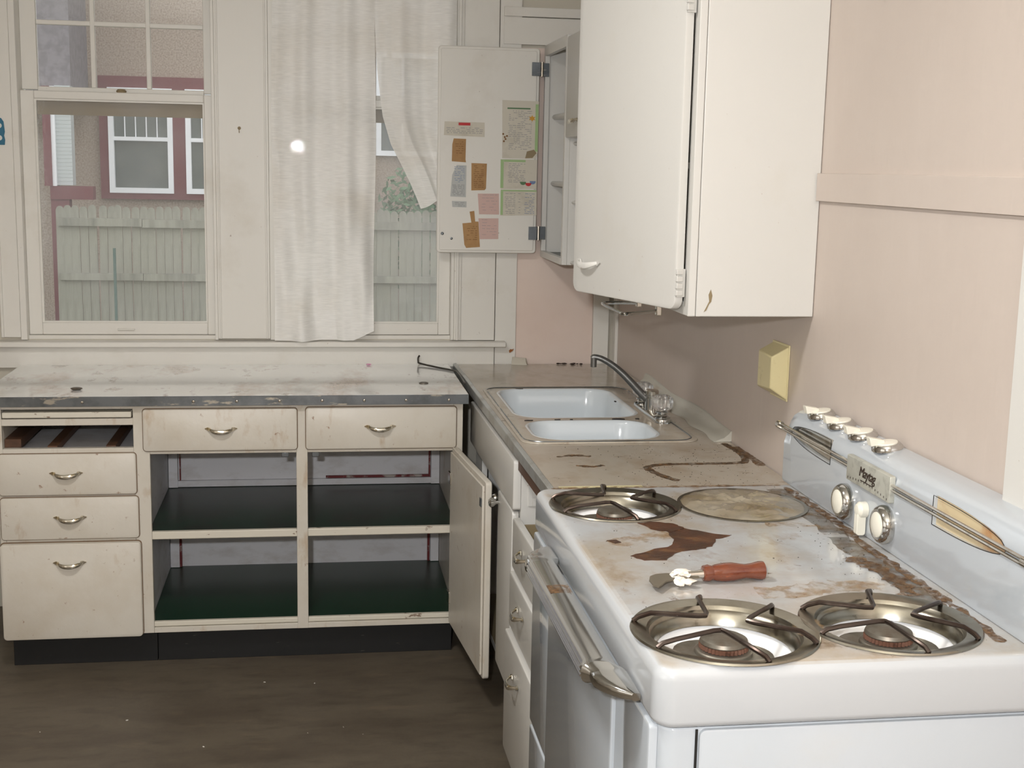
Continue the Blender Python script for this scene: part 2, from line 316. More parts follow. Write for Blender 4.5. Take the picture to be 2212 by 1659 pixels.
def window(n, x0, x1, gx0, gx1, gm):
    f = struct(BX('window_%d' % n, m_trim, None, (x0, x0+.022, .002, .138, ZS, ZT), (x1-.012, x1, .002, .138, ZS, ZT), (x0, x1, .002, .16, ZT-.02, ZT),
                  (x0, x1, .03, .19, ZS-.02, 1.014), bevel=.002))
    # lower sash
    z0, zg0, zg1, z1 = 1.015, 1.059, 1.852, 1.880
    BX('lower_sash', m_trim, f, (x0+.022, gx0, .040, .072, z0, z1), (gx1, x1-.012, .040, .072, z0, z1), (gx0, gx1, .040, .072, z0, zg0), (gx0, gx1, .040, .072, zg1, z1), bevel=.003)
    BX('glass_pane', gm, f, (gx0, gx1, .055, .058, zg0, zg1), smooth=0)
    # putty bead round the glass
    BX('glazing_bead', m_trim, f, (gx0, gx0+.007, .046, .055, zg0, zg1), (gx1-.005, gx1, .046, .055, zg0, zg1), (gx0+.007, gx1-.005, .046, .055, zg0, zg0+.005), (gx0+.007, gx1-.005, .046, .055, zg1-.006, zg1))
    # upper sash with muntins
    a, b = gx0+.008, gx1-.002; zt = 2.58
    mb = MB(); mb.box(x0+.022, a, .078, .108, 1.885, zt+.03).box(b, x1-.012, .078, .108, 1.885, zt+.03).box(a, b, .078, .108, zt, zt+.03).box(a, b, .078, .108, 1.862, 1.896)
    for k in (1, 2):
        xm = a + (b-a)*k/3; mb.box(xm-.008, xm+.008, .082, .104, 1.896, zt)
    for zm in (2.118, 2.35): mb.box(a, b, .083, .103, zm-.008, zm+.008)
    mb.build('upper_sash', m_trim, f, .002)
    BX('upper_glass', gm, f, (a, b, .092, .095, 1.896, zt), smooth=0)
    # storm window rail behind
    BX('storm_rail', m_tan, f, (gx0-.01, gx1+.01, .112, .13, 1.800, 1.862))
    # sash lift and lock
    xc = (gx0+gx1)/2
    return f, xc
f1, xc = window(1, W1[0], W1[1], -2.112, -1.528, m_glass)
MB().tube([(-1.848, .041, 1.035), (-1.848, .031, 1.035), (-1.790, .031, 1.035), (-1.790, .041, 1.035)], .0028, 6).build('sash_lift', m_trim, f1)
MB().lathe([(.004, 0), (.016, 0), (.018, .006), (.013, .012), (.004, .013)], (-1.815, .058, 1.880), n=16).build('sash_lock', m_tan, f1)
f2, xc = window(2, W2[0], W2[1], -1.236, -.678, m_glassc)
tn = [0]
def trim(m, *b, bevel=.0015):
    tn[0] += 1; return struct(BX('trim_%d' % tn[0], m, None, *b, bevel=bevel))
trim(m_trim, (-2.245, -2.180, 0, .02, 1.010, 2.7), (-2.245, -2.236, -.008, 0, 1.010, 2.7))                       # left casing
trim(m_trim, (-1.487, -1.300, -.004, .02, 1.006, 2.7), (-1.480, -1.474, -.009, -.004, 1.006, 2.7), (-1.314, -1.308, -.009, -.004, 1.006, 2.7))   # mullion casing
trim(m_trim, (-.622, -.468, 0, .02, 1.000, 2.7), (-.616, -.606, -.008, 0, 1.000, 2.7), (-.600, -.596, -.006, 0, 1.000, 2.7))
trim(m_trim, (-.465, -.385, .004, .02, .90, 2.7))
trim(m_trim, (-2.62, -.427, -.042, .03, .978, .998), bevel=.004)                                              # stool
trim(m_trim, (-2.62, -.468, -.006, .02, .90, .977))                                                            # apron
trim(m_pinkpanel, (-.384, -.088, .012, .02, .90, 2.08), bevel=0)                                              # pink panel
trim(m_trim, (-.087, -.026, 0, .02, .90, 2.08)); trim(m_trim, (-.012, 0, -.050, -.010, .90, 1.32))            # corner boards
trim(m_trim, (-.452, -.002, 0, .02, 2.090, 2.186), (-.452, -.002, -.006, .02, 2.189, 2.222))                   # header boards
trim(m_pink, (-.012, 0, -2.884, -1.982, 1.584, 1.646), bevel=.001)                                              # chair rail on right wall
trim(m_cabw, (-.02, 0, -3.02, -2.885, 0, 2.1))                                                                  # door casing on right wall
trim(m_trim, (XL+.0, -2.30, .004, .02, 0, .10))

# ================================================================== OUTSIDE
gr = struct(BX('ground_outside', m_grass, None, (-14, 10, .6, 30, -.75, -.6)))
fence = thing('picket_fence', 'weathered grey-white wooden picket fence standing behind both windows', 'fence', (-1.8, 8.7, -.6))
pk = None; px = -3.66; k = 0
while px < .55:
    h = 1.80 + .012*math.sin(k*1.7) + .004*(px+2.5)
    if pk is None:
        pts = [(-.0385, 0), (.0385, 0), (.0385, 1.745)] + [(.0385*math.cos(R(a)), 1.745+.048*math.sin(R(a))) for a in (25, 50, 75, 105, 130, 155)] + [(-.0385, 1.745)]
        pk = MB().prism(pts, 'y', -.01, .01).build('picket', m_fence, fence); o = pk
    else:
        o = pk.copy(); COL.objects.link(o); o.parent = fence
    o.location = (px+1.8, random.uniform(-.004, .004), random.uniform(-.012, .012)); o.rotation_euler = (0, R(random.uniform(-.5, .5)), 0)
    px += .0815; k += 1
for z0, z1 in ((1.589, 1.667), (1.044, 1.113)):
    for xa, xb in ((-3.67, -2.86), (-2.855, -1.5), (-1.49, .2), (.21, .6)):
        dz = random.uniform(-.008, .008)
        BX('rail', m_fence, fence, (xa+1.8, xb+1.8, -.06, -.012, z0+dz, z1+dz))
tag(BX('metal_stake', mat('green_stake', (78, 104, 96), .6), None, (-3.13, -3.105, 8.52, 8.545, -.6, .78)), 'thin dark green stake standing in front of the fence', 'stake')

hs = thing('neighbour_house', 'stucco house with plum window trim beyond the fence', 'house', (-2, 11, -.6))
def H(x, y, z): return (x+2, y-11, z+.6)
def hbox(name, m, parent, *b):
    mb = MB()
    for x0, x1, y0, y1, z0, z1 in b: mb.box(x0+2, x1+2, y0-11, y1-11, z0+.6, z1+.6)
    return mb.build(name, m, parent)
hbox('wall', m_stucco, hs, (-7, 8, 11, 14, -.6, 6))
for x0, x1, z0 in ((-3.50, -2.775, 1.27), (-2.63, -1.90, 1.27), (-.42, .45, 1.76)):
    zt = z0 + 1.20
    wn = hbox('window_frame', m_vinyl, hs, (x0, x0+.06, 10.9, 11, z0, zt), (x1-.06, x1, 10.9, 11, z0, zt), (x0+.06, x1-.06, 10.9, 11, z0, z0+.06), (x0+.06, x1-.06, 10.9, 11, zt-.06, zt), (x0+.06, x1-.06, 10.91, 11, z0+.60, z0+.645) if z0 < 1.5 else (x0+.30, x0+.33, 10.91, 11, z0+.06, zt-.06))
    hbox('pane', m_hglass, wn, (x0+.06, x1-.06, 10.97, 10.99, z0+.06, zt-.06))
    if z0 < 1.5:
        hbox('muntin_grid', m_vinyl, wn, *[(x0+.06+(x1-x0-.12)*k/5-.006, x0+.06+(x1-x0-.12)*k/5+.006, 10.95, 10.968, z0+.64, zt-.06) for k in (1, 2, 3, 4)])
hbox('window_surround', m_plum, hs, (-3.60, -3.50, 10.92, 11, 1.20, 2.60), (-2.775, -2.63, 10.92, 11, 1.20, 2.60), (-3.50, -2.775, 10.92, 11, 1.20, 1.27), (-2.63, -1.9, 10.92, 11, 1.20, 1.27), (-3.5, -2.775, 10.92, 11, 2.47, 2.60), (-2.63, -1.9, 10.92, 11, 2.47, 2.60), (-1.9, -1.8, 10.92, 11, 1.20, 2.60))
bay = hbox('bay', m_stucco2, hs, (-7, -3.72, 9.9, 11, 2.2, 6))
hbox('post', m_plum, hs, (-3.93, -3.74, 9.7, 9.85, -.6, 1.36))
hbox('beam', m_plum, hs, (-3.93, -3.49, 9.68, 9.86, 1.22, 1.36))
bw = hbox('corner_board', m_plum, hs, (-3.98, -3.90, 9.66, 9.9, 1.36, 2.4))
hbox('window_frame', m_vinyl, hs, (-3.90, -3.86, 9.68, 9.9, 1.36, 2.4))
sl = MB()
for k in range(26): 
    z = 1.37+k*.04; sl.hexa([H(-3.86, 9.72, z), H(-3.70, 9.72, z), H(-3.70, 9.9, z), H(-3.86, 9.9, z)], [H(-3.86, 9.7225, z+.04), H(-3.70, 9.7225, z+.04), H(-3.70, 9.9, z+.04), H(-3.86, 9.9, z+.04)])
sl.build('slatted_siding', m_blind, hs, smooth=0)
# bush in front of the house, seen through the right window
bush = thing('shrub', 'dull green shrub rising behind the fence, seen through the curtained window', 'shrub', (-.05, 10.2, -.6))
mb = MB(); mb.tube([(0, 0, 0), (.02, 0, .8), (0, 0, 1.6)], [.04, .03, .01]); mb.build('stem', m_wood, bush)
mb = MB(); rr_ = random.Random(3)
for i in range(900):
    d = Vector((rr_.gauss(0, 1), rr_.gauss(0, 1), rr_.gauss(0, 1))).normalized()*(rr_.random()**.4)
    c = Vector((d.x*.42, d.y*.4, 1.55+d.z*.75)); a = Vector((rr_.uniform(-1, 1), rr_.uniform(-1, 1), rr_.uniform(-1, 1))).normalized()*.05; b = a.orthogonal().normalized()*.025
    mb.bm.faces.new([mb.bm.verts.new(c+q) for q in (-a, b, a, -b)])
mb.build('foliage', m_leaf, bush, smooth=0)

# ================================================================== HANDLES
def pull_mesh(L=.100, out=.019, drop=.008):
    mb = MB(); pts = []; rs = []
    for k in range(21):
        t = k/20*2-1
        pts.append((t*L*.40, -out*(1-abs(t)**3)-.003, -drop*(1-t*t)+.003)); w_ = .0040+.0038*(1-t*t)
        rs.append((w_*.5, w_))
    mb.tube(pts, rs, 10, flat=(0, 1, 0))
    for sg in (-1, 1):       # pointed wing plates lying on the face
        P = [(sg*L*x_, z_) for x_, z_ in ((.30, -.002), (.34, .0075), (.42, .0085), (.52, .0045), (.44, -.001), (.38, -.0055), (.33, -.006))]
        mb.prism(P, 'y', -.0035, 0)
    return mb
pull0 = pull_mesh().build('handle', m_pull)
PULL_DATA = pull0.data; bpy.data.objects.remove(pull0)
def pull(parent, loc, rot=(0, 0, 0), name='handle', label=None):
    o = bpy.data.objects.new(name, PULL_DATA); COL.objects.link(o); o.parent = parent; o.location = loc; o.rotation_euler = rot
    if label: o['label'] = label
    return o
def front(name, m, parent, x0, x1, z0, z1, y, t=.016, r=.012, loc=None):
    return MB().rr('y', x0, x1, z0, z1, y+.004, y-t, r, 5, .004).build(name, m, parent)

# ================================================================== LEFT BASE CABINET
cb = thing('base_cabinet', 'cream painted base cabinet with open green-shelved compartment under the windows', 'cabinet', (-1.4, -.6, 0))
def cbx(name, m, *b, bevel=0, parent=None, smooth=35):
    mb = MB()
    for x0, x1, y0, y1, z0, z1 in b: mb.box(x0+1.4, x1+1.4, y0+.6, y1+.6, z0, z1)
    return mb.build(name, m, parent or cb, bevel, smooth)
def Cx(x, y, z): return (x+1.4, y+.6, z)
cbx('side_panel', m_cab, (-2.130, -2.112, -.612, -.008, .116, .876)); cbx('side_panel', m_cab, (-.672, -.655, -.612, -.008, .10, .876))
cbx('partition', m_intr, (-1.690, -1.675, -.612, -.01, .116, .876))
cbx('back_panel', m_intr, (-2.112, -.672, -.018, -.008, .116, .876))
cbx('toe_kick', m_black, (-2.118, -1.660, -.578, -.560, 0, .115), (-1.658, -.678, -.578, -.560, 0, .115), bevel=.001)
# face frame
F0, F1 = -.634, -.612
cbx('face_frame', m_cab, (-2.130, -2.112, F0, F1, .116, .876), (-1.712, -1.662, F0, F1, .116, .876), (-1.199, -1.163, F0, F1, .116, .876), (-.686, -.655, F0, F1, .116, .876),
    (-2.112, -.686, F0+.0005, F1, .864, .876), (-1.662, -1.199, F0+.0005, F1, .716, .730), (-1.163, -.686, F0+.0005, F1, .716, .730), (-1.662, -.686, F0+.0005, F1, .116, .134),
    (-2.112, -1.712, F0+.0005, F1, .812, .834), (-2.112, -1.712, F0+.0005, F1, .722, .738), (-2.112, -1.712, F0+.0005, F1, .578, .590), (-2.112, -1.712, F0+.0005, F1, .430, .446), bevel=.0015)
# two green shelves
cbx('shelf', m_green, (-1.674, -.673, -.606, -.020, .436, .455))
cbx('shelf_edge', m_edge, (-1.664, -.690, -.626, -.607, .430, .456), bevel=.003)
cbx('bottom_shelf', m_green2, (-1.674, -.673, -.611, -.020, .128, .150)); cbx('bottom_edge', m_edge, (-1.664, -.686, -.628, -.6115, .135, .152), bevel=.003)
cbx('drawer_runner', m_wood, (-1.98, -1.95, -.61, -.02, .722, .742), (-1.80, -1.77, -.61, -.02, .722, .742), (-2.11, -2.06, -.611, -.02, .738, .765))
cbx('dust_panel', m_intr, (-2.11, -1.713, -.60, -.03, .700, .718))
# back framing strips, old red paint showing
cbx('batten', m_intr, (-1.672, -1.640, -.040, -.019, .152, .435), (-1.672, -1.640, -.040, -.019, .457, .70), (-.705, -.674, -.040, -.019, .152, .435), (-.705, -.674, -.040, -.019, .457, .70), (-1.64, -.705, -.032, -.019, .457, .480))
cbx('red_strip', m_oldred, (-1.640, -1.632, -.036, -.019, .152, .435), (-1.634, -1.630, -.036, -.019, .482, .70), (-.716, -.708, -.036, -.019, .152, .435), (-.714, -.708, -.036, -.019, .482, .70), (-1.10, -.715, -.030, -.019, .482, .490))
# pull-out board
cbx('cutting_board', m_edge, (-2.108, -1.716, -.640, -.10, .838, .856), bevel=.002)
def drawer(x0, x1, z0, z1, hx, hz, t=.009, depth=.5):
    d = front('drawer', m_cab, cb, x0+1.4, x1+1.4, z0, z1, F0+.6-.001, t, .010)
    MB().rr('y', x0+1.4-.0022, x1+1.4+.0022, z0-.0022, z1+.0022, F0+.6-.0002, F0+.6-.0022, .012, 5).build('seam', m_seam, d)
    BXd = cbx('drawer_box', m_wood, (x0+.02, x1-.02, F1-.012, -.15, z0+.012, z1-.02)); BXd.parent = d
    pull(d, Cx(hx, F0-t-.001, hz)); return d
drawer(-2.125, -1.705, .588, .722, -1.920, .657)
drawer(-2.125, -1.701, .443, .580, -1.913, .512)
drawer(-1.681, -1.196, .727, .864, -1.437, .796)
drawer(-1.168, -.677, .727, .866, -.928, .799)
d = front('lower_door', m_cab, cb, -2.130+1.4, -1.696+1.4, .113, .431, F0+.6-.001, .020, .012)
MB().rr('y', -2.132+1.4, -1.694+1.4, .111, .434, F0+.6-.0002, F0+.6-.003, .013, 5).build('seam', m_seam, d)
pull(d, Cx(-1.917, F0-.022, .366))
cbx('door_lip', m_edge, (-2.115, -1.702, F0-.004, F0-.0005, .426, .4295)).parent = d
# catches on the top rail
for x in (-1.235, -1.137): MB().box(x-.012+1.4, x+.012+1.4, -.03, -.004, .700, .7155).build('catch', m_steel, cb, .002)
# open door
dr = bpy.data.objects.new('door', None); COL.objects.link(dr); dr.parent = cb; dr.location = Cx(-.690, -.640, .118); dr.rotation_euler = (0, 0, R(5.6))
dm = MB(); dm.rr('x', -.500, .0, 0, .612, 0, .019, .012, 4, 0)
o = dm.build('door_panel', m_cab, dr, .003)
BX('door_rabbet', m_cab, dr, (-.008, -.0005, -.488, -.012, .012, .598), bevel=.002)
MB().lathe([(.004, 0), (.008, .004), (.013, .016), (.013, .024), (.006, .030)], (.019, -.465, .555), 'x', 16).build('knob', m_chrome, dr)
BX('catch_plate', m_steel, dr, (-.012, -.009, -.485, -.468, .535, .56))
for z in (.10, .51): BX('hinge', m_chrome, dr, (-.012, .002, -.030, .006, z-.02, z+.02), bevel=.001)

# worktop
wt = thing('worktop', 'white stained laminate worktop with riveted metal edge under the windows', 'worktop', (-1.4, -.33, .878))
mb = MB(); mb.box(-2.185+1.4, -.640+1.4, -.660+.33, .33-.008, 0, .032); mb.build('laminate_top', m_topA, wt, .002)
o = BX('metal_edge', m_steel, wt, (-2.185+1.4, -.640+1.4, -.3325, -.3305, 0, .0315))
for x in (-1.86, -1.52, -1.385, -1.25, -1.115, -.98, -.845, -.705):
    MB().lathe([(.0055, 0), (.004, -.0025), (.001, -.003)], (x+1.4, -.3326, .014), 'y', 10).build('screw', m_chrome, wt)

# ================================================================== SINK UNIT
TH = .0114
su = thing('sink_cabinet', 'dirty white sink cabinet with missing top drawer beside the stove', 'cabinet', (-.62, 0, 0), TH)
# local: x = world+.62 roughly, y = world
def sb(name, m, *b, bevel=0, parent=None):
    mb = MB()
    for x0, x1, y0, y1, z0, z1 in b: mb.box(x0+.62, x1+.62, y0, y1, z0, z1)
    return mb.build(name, m, parent or su, bevel)
sb('face_frame', m_cabw, (-.600, -.582, -1.160, -1.150, .18, .868), (-.600, -.582, -.665, -.515, .18, .868), (-.5995, -.582, -1.4115, -.6655, .858, .868), (-.5995, -.582, -1.4115, -.6655, .700, .712), (-.5995, -.582, -1.4115, -.5155, .16, .1795), bevel=.001)
sb('partition', m_cabw, (-.600, -.06, -1.430, -1.412, .09, .868))
sb('side_panel', m_cabw, (-.600, -.05, -1.935, -1.917, 0, .868)); sb('side_panel', m_cabw, (-.582, -.05, -.530, -.515, .09, .868))
sb('back_panel', m_cabw, (-.06, -.05, -1.917, -.53, .05, .86))
sb('cabinet_floor', m_tan, (-.598, -.065, -1.41, -.53, .165, .18))
sb('toe_kick', m_dark, (-.53, -.515, -1.916, -.515, 0, .155))
o = MB().rr('x', -1.428, -.52, .722, .862, .019, -.002, .010, 4, .004).build('false_front', m_cabw, su)
o = MB().rr('x', -1.405, -1.150, .185, .712, .019, .000, .010, 4, .004).build('door', m_cabw, su)
MB().lathe([(.005, 0), (.006, -.010), (.014, -.018), (.015, -.026), (.009, -.031), (.002, -.032)], (0, -1.175, .680), 'x', 18).build('knob', m_chromeb, o)
# hinge leaf on the partition, wooden rail under the top
hg = MB()
for k in range(5): hg.box(.052, .064+(.006 if k % 2 else 0), -1.435, -1.430, .735+k*.022, .757+k*.022)
hg.box(.040, .052, -1.434, -1.430, .735, .845); hg.build('hinge', m_cabw, su, .0008)
sb('top_rail', m_wood, (-.610, -.57, -1.93, -1.43, .836, .870), (-.56, -.54, -1.9, -1.43, .835, .850), bevel=.002)
for k, (z0, z1, out) in enumerate(((.565, .706, .004), (.402, .556, .010), (.045, .392, .020))):
    dd = bpy.data.objects.new('drawer', None); COL.objects.link(dd); dd.parent = su; dd.location = (.02-out, -1.675, z0)
    h = z1-z0
    MB().rr('x', -.243, .243, 0, h, 0, -.018, .010, 4, .004).build('drawer_front', m_cabw, dd)
    BX('drawer_box', m_tan, dd, (0, .40, -.235, -.225, .02, h-.02), (0, .40, .225, .235, .02, h-.02), (0, .40, -.225, .225, .02, .03), (.39, .40, -.225, .225, .02, h-.02))
    pull(dd, (-.020, .05, h*.60 if k < 2 else h*.76), (0, 0, -PI/2))
# counter on the sink unit (slightly out of square)
st = thing('sink_worktop', 'grimy beige laminate worktop around the double sink', 'worktop', (-.3, -1, .872))
def SP(x, y): return (x+.3, y+1)
top = MB().prism([SP(-.612, -.006), SP(-.590, -1.955), SP(-.004, -1.955), SP(-.004, -.006)], 'z', 0, .038).build('laminate_top', m_topB, st)
cut(top, [MB().rr('z', -.565+.3, -.125+.3, -1.430+1, -.565+1, -.1, .2, .05).build('c', m_dark, st)])
MB().hexa([SP(-.624, .0-.006)+(.009,), SP(-.6115, -.006)+(.009,), SP(-.5895, -1.955)+(.009,), SP(-.602, -1.955)+(.009,)],
          [SP(-.624, -.006)+(.040,), SP(-.6115, -.006)+(.044,), SP(-.5895, -1.955)+(.044,), SP(-.602, -1.955)+(.040,)]).build('metal_edge', m_steel2, st, .002)
# brown caulk ring left on the top
def ribbon(pts, wd, z, th=.0012, seed=1, jag=.35):
    rr2 = random.Random(seed); mb = MB(); P = [Vector(p) for p in pts]; Q = []
    for a, b in zip(P, P[1:]):
        n = max(2, int((b-a).length/.008))
        for k in range(n): Q.append(a.lerp(b, k/n))
    Q.append(P[-1]); Ls = []
    for i, q in enumerate(Q):
        t = (Q[min(i+1, len(Q)-1)]-Q[max(i-1, 0)]).normalized(); nrm = Vector((-t.y, t.x)); ww = wd*(1+jag*noise.noise(Vector((i*.35, seed*7.3, 0)))*1.3+rr2.uniform(-jag, jag)*.15)/2
        if i in (0, len(Q)-1): ww *= .3
        a = q+nrm*ww; b = q-nrm*ww
        Ls.append([(a.x, a.y, z), (a.x, a.y, z+th), (b.x, b.y, z+th), (b.x, b.y, z)])
    mb.loops(Ls); return mb
def curve2(pts, n=6):
    out = []; P = [Vector(p) for p in pts]
    for i in range(len(P)-1):
        p0, p1, p2, p3 = P[max(i-1, 0)], P[i], P[i+1], P[min(i+2, len(P)-1)]
        for k in range(n):
            t = k/n; out.append(.5*((2*p1)+(-p0+p2)*t+(2*p0-5*p1+4*p2-p3)*t*t+(-p0+3*p1-3*p2+p3)*t**3))
    out.append(P[-1]); return out
ribbon([SP(*p) for p in curve2([(-.030, -1.46), (-.022, -1.58), (-.035, -1.66), (-.06, -1.695), (-.16, -1.700), (-.26, -1.702), (-.31, -1.725), (-.315, -1.76), (-.30, -1.82), (-.275, -1.875)])], .020, .038, seed=3).build('brown_stain', m_grime, st, smooth=0)
ribbon([SP(*p) for p in curve2([(-.015, -1.50), (-.012, -1.60), (-.012, -1.70), (-.02, -1.73)])], .022, .0381, seed=5).build('brown_stain', m_grime, st, smooth=0)
ribbon([SP(*p) for p in curve2([(-.52, -1.60), (-.47, -1.585), (-.43, -1.60)])], .014, .038, seed=6, jag=.8).build('brown_stain', m_grime, st, smooth=0)
ribbon([SP(*p) for p in curve2([(-.49, -1.70), (-.45, -1.715), (-.42, -1.70)])], .012, .038, seed=8, jag=.8).build('brown_stain', m_grime, st, smooth=0)

# double sink
sk = thing('double_sink', 'white porcelain double-bowl sink set in the beige worktop', 'sink', (-.34, -1, .910))
def KP(x, y): return (x+.34, y+1)
b1 = (-.545, -.165, -1.095, -.592); b2 = (-.538, -.180, -1.410, -1.142)
deck = MB().rr('z', -.585+.34, -.085+.34, -1.445+1, -.550+1, .0005, .0045, .05, 8, .002).build('deck', m_topB, sk)
cuts = []
for q in (b1, b2): cuts.append(MB().rr('z', q[0]+.34, q[1]+.34, q[2]+1, q[3]+1, -.1, .1, .085, 10).build('c', m_dark, sk))
cut(deck, cuts)
for q, dpt in ((b1, .19), (b2, .17)):
    Ls = []
    for inset, z, r in ((-.012, -.002, .097), (-.003, .0055, .088), (.004, .0045, .081), (.008, -.004, .078), (.014, -.06, .074), (.022, -dpt+.05, .07), (.032, -dpt+.018, .065), (.055, -dpt, .05), (.10, -dpt-.003, .03)):
        Ls.append([(a, b, z) for a, b in rrpts(q[0]+inset+.34, q[1]-inset+.34, q[2]+inset+1, q[3]-inset+1, min(r, .11), 10)])
    mb = MB(); mb.loops(Ls, False, True); bo = mb.build('bowl', m_basin, sk, smooth=60)
    sm = bo.modifiers.new('s', 'SOLIDIFY'); sm.thickness = .003; sm.offset = -1
    MB().lathe([(.002, .001), (.036, .001), (.040, .004), (.042, .0)], ((q[0]+q[1])/2+.34, (q[2]+q[3])/2+1, -dpt-.001), n=24).build('drain', m_chrome, sk)
MB().tube([KP(x, y)+(.0045,) for x, y in rrpts(-.575, -.100, -1.436, -.562, .055, 6)+[rrpts(-.575, -.100, -1.436, -.562, .055, 6)[0]]], .0022, 6).build('rim', m_steel, sk)
for x, y, sx_, sy_ in ((-.46, -.593, .014, .003), (-.52, -1.139, .013, .006), (-.43, -1.132, .010, .004), (-.245, -1.131, .022, .008), (-.39, -1.133, .005, .003), (-.19, -1.13, .007, .005), (-.19, -.84, .004, .006)):
    rr2 = random.Random(int(x*1000)); pts = [(x+.34+sx_*math.cos(a*PI/5)*rr2.uniform(.6, 1.1), y+1+sy_*math.sin(a*PI/5)*rr2.uniform(.6, 1.1)) for a in range(10)]
    MB().prism(pts, 'z', .004, .0068).build('enamel_chip', m_chip, sk)
# faucet
fc = thing('faucet', 'chrome kitchen faucet with clear crystal handles on the sink deck', 'faucet', (-.128, -1.06, .9145))
MB().rr('z', -.024, .024, -.150, .150, 0, .014, .023, 8, .004).build('base_plate', m_chromeb, fc)
MB().lathe([(.020, .012), (.020, .052), (.017, .054), (.017, .060), (.021, .062), (.021, .072), (.018, .076), (.004, .077)], (0, .005, 0), n=28).build('body', m_chrome, fc)
pts = [(-.004, .010, .040), (-.03, .015, .062), (-.06, .022, .094), (-.09, .03, .124), (-.12, .037, .148), (-.15, .043, .165), (-.172, .048, .170), (-.178, .049, .166)]
MB().tube(curve2(pts, 4), [.013-.0045*min(1, i/22) for i in range(len(curve2(pts, 4)))], 12).build('spout', m_spout, fc)
MB().lathe([(.0095, .168), (.0095, .140), (.007, .139)], (-.174, .048, 0), n=14).build('nozzle', m_spout, fc)
for sy_ in (-.115, .115):
    h = MB().lathe([(.026, .013), (.026, .017), (.018, .020), (.014, .026), (.019, .028), (.019, .032), (.006, .034)], (0, sy_, 0), n=24).build('handle_base', m_chromeb, fc)
    prof = [(.008, .033), (.022, .036), (.031, .046), (.034, .060), (.031, .074), (.020, .080), (.005, .078)]
    Ls = []
    for r_, z_ in prof: Ls.append([((r_*(1.0 if k % 2 else .84))*math.cos(2*PI*k/16), sy_+(r_*(1.0 if k % 2 else .84))*math.sin(2*PI*k/16), z_) for k in range(16)])
    MB().loops(Ls).build('crystal_handle', m_crystal, h, smooth=0)
# caulked white sheet at the wall behind the sink
cs = MB(); Ls = []
rr2 = random.Random(11)
for k in range(30):
    y = -.49-(1.442-.49)*k/29; n_ = .002*math.sin(k*1.3)
    Ls.append([(-.040-.012*math.sin(k*.5)**2, y, .9105), (-.036, y, .9165), (-.022+n_, y, .921), (-.009+n_, y, .932), (-.004, y, .944+.006*math.sin(k*.35+1)), (-.0005, y, .946+.006*math.sin(k*.35+1)), (-.0005, y, .9105)])
tag(cs.loops(Ls).build('caulk_strip', m_caulk, None), 'white plastic splash strip caulked to the wall behind the faucet', 'splash strip')

# ================================================================== WALL CABINETS
cc = thing('corner_wall_cabinet', 'white corner wall cabinet beside the window, its papered door open', 'cabinet', (-.15, -.22, 1.319))
def qb(name, m, *b, bevel=0, parent=None, o=(-.15, -.22, 1.319)):
    mb = MB()
    for x0, x1, y0, y1, z0, z1 in b: mb.box(x0-o[0], x1-o[0], y0-o[1], y1-o[1], z0-o[2], z1-o[2])
    return mb.build(name, m, parent if parent else cc, bevel)
qb('carcass', m_cabw, (-.282, -.001, -.010, .0, 1.335, 2.075), (-.282, -.001, -.440, -.425, 1.319, 2.075), (-.282, -.001, -.44, 0, 2.075, 2.088), (-.011, -.001, -.425, -.010, 1.335, 2.075), bevel=.001)
qb('bottom_panel', m_green, (-.2815, -.001, -.424, -.001, 1.3195, 1.3345))
qb('face_frame', m_cabw, (-.300, -.282, -.022, .0, 1.319, 2.088), (-.300, -.282, -.440, -.418, 1.319, 2.088), (-.300, -.282, -.418, -.022, 2.050, 2.088), (-.301, -.282, -.418, -.022, 1.318, 1.342), bevel=.0015)
for z in (1.590, 1.832): MB().prism([(-.262+.15, z-1.319-.009), (-.268+.15, z-1.319-.004), (-.268+.15, z-1.319+.004), (-.262+.15, z-1.319+.009), (-.012+.15, z-1.319+.009), (-.012+.15, z-1.319-.009)], 'y', -.424+.22, -.011+.22).build('shelf', m_cabw, cc, .003)
od = bpy.data.objects.new('door', None); COL.objects.link(od); od.parent = cc; od.location = (-.302+.15, -.018+.22, .013)
MB().rr('y', -.392, -.022, 0, .742, -.006, -.026, .012, 4, .0).build('door_panel', m_trim, od, .003)
MB().rr('y', -.383, -.033, .010, .732, -.026, -.031, .006, 3, .0).build('raised_field', m_trim, od, .0015)
for z in (.075, .668):
    BX('hinge', m_steel, od, (-.052, -.020, -.037, -.032, z-.024, z+.024), bevel=.001)
    BX('hinge_leaf', m_steel, od, (-.008, .016, -.010, -.006, z-.024, z+.024), bevel=.001)
    MB().tube([(-.014, -.034, z-.026), (-.014, -.034, z+.026)], .005, 8).build('hinge_pin', m_chrome, od)
MB().lathe([(.002, -.008), (.005, -.006), (.006, 0)], (-.372, -.031, .07), 'y', 12).build('screw', m_steel, od)
MB().lathe([(.002, -.004), (.004, -.003), (.005, 0)], (-.338, -.031, .052), 'y', 12).build('screw', m_steel, od)

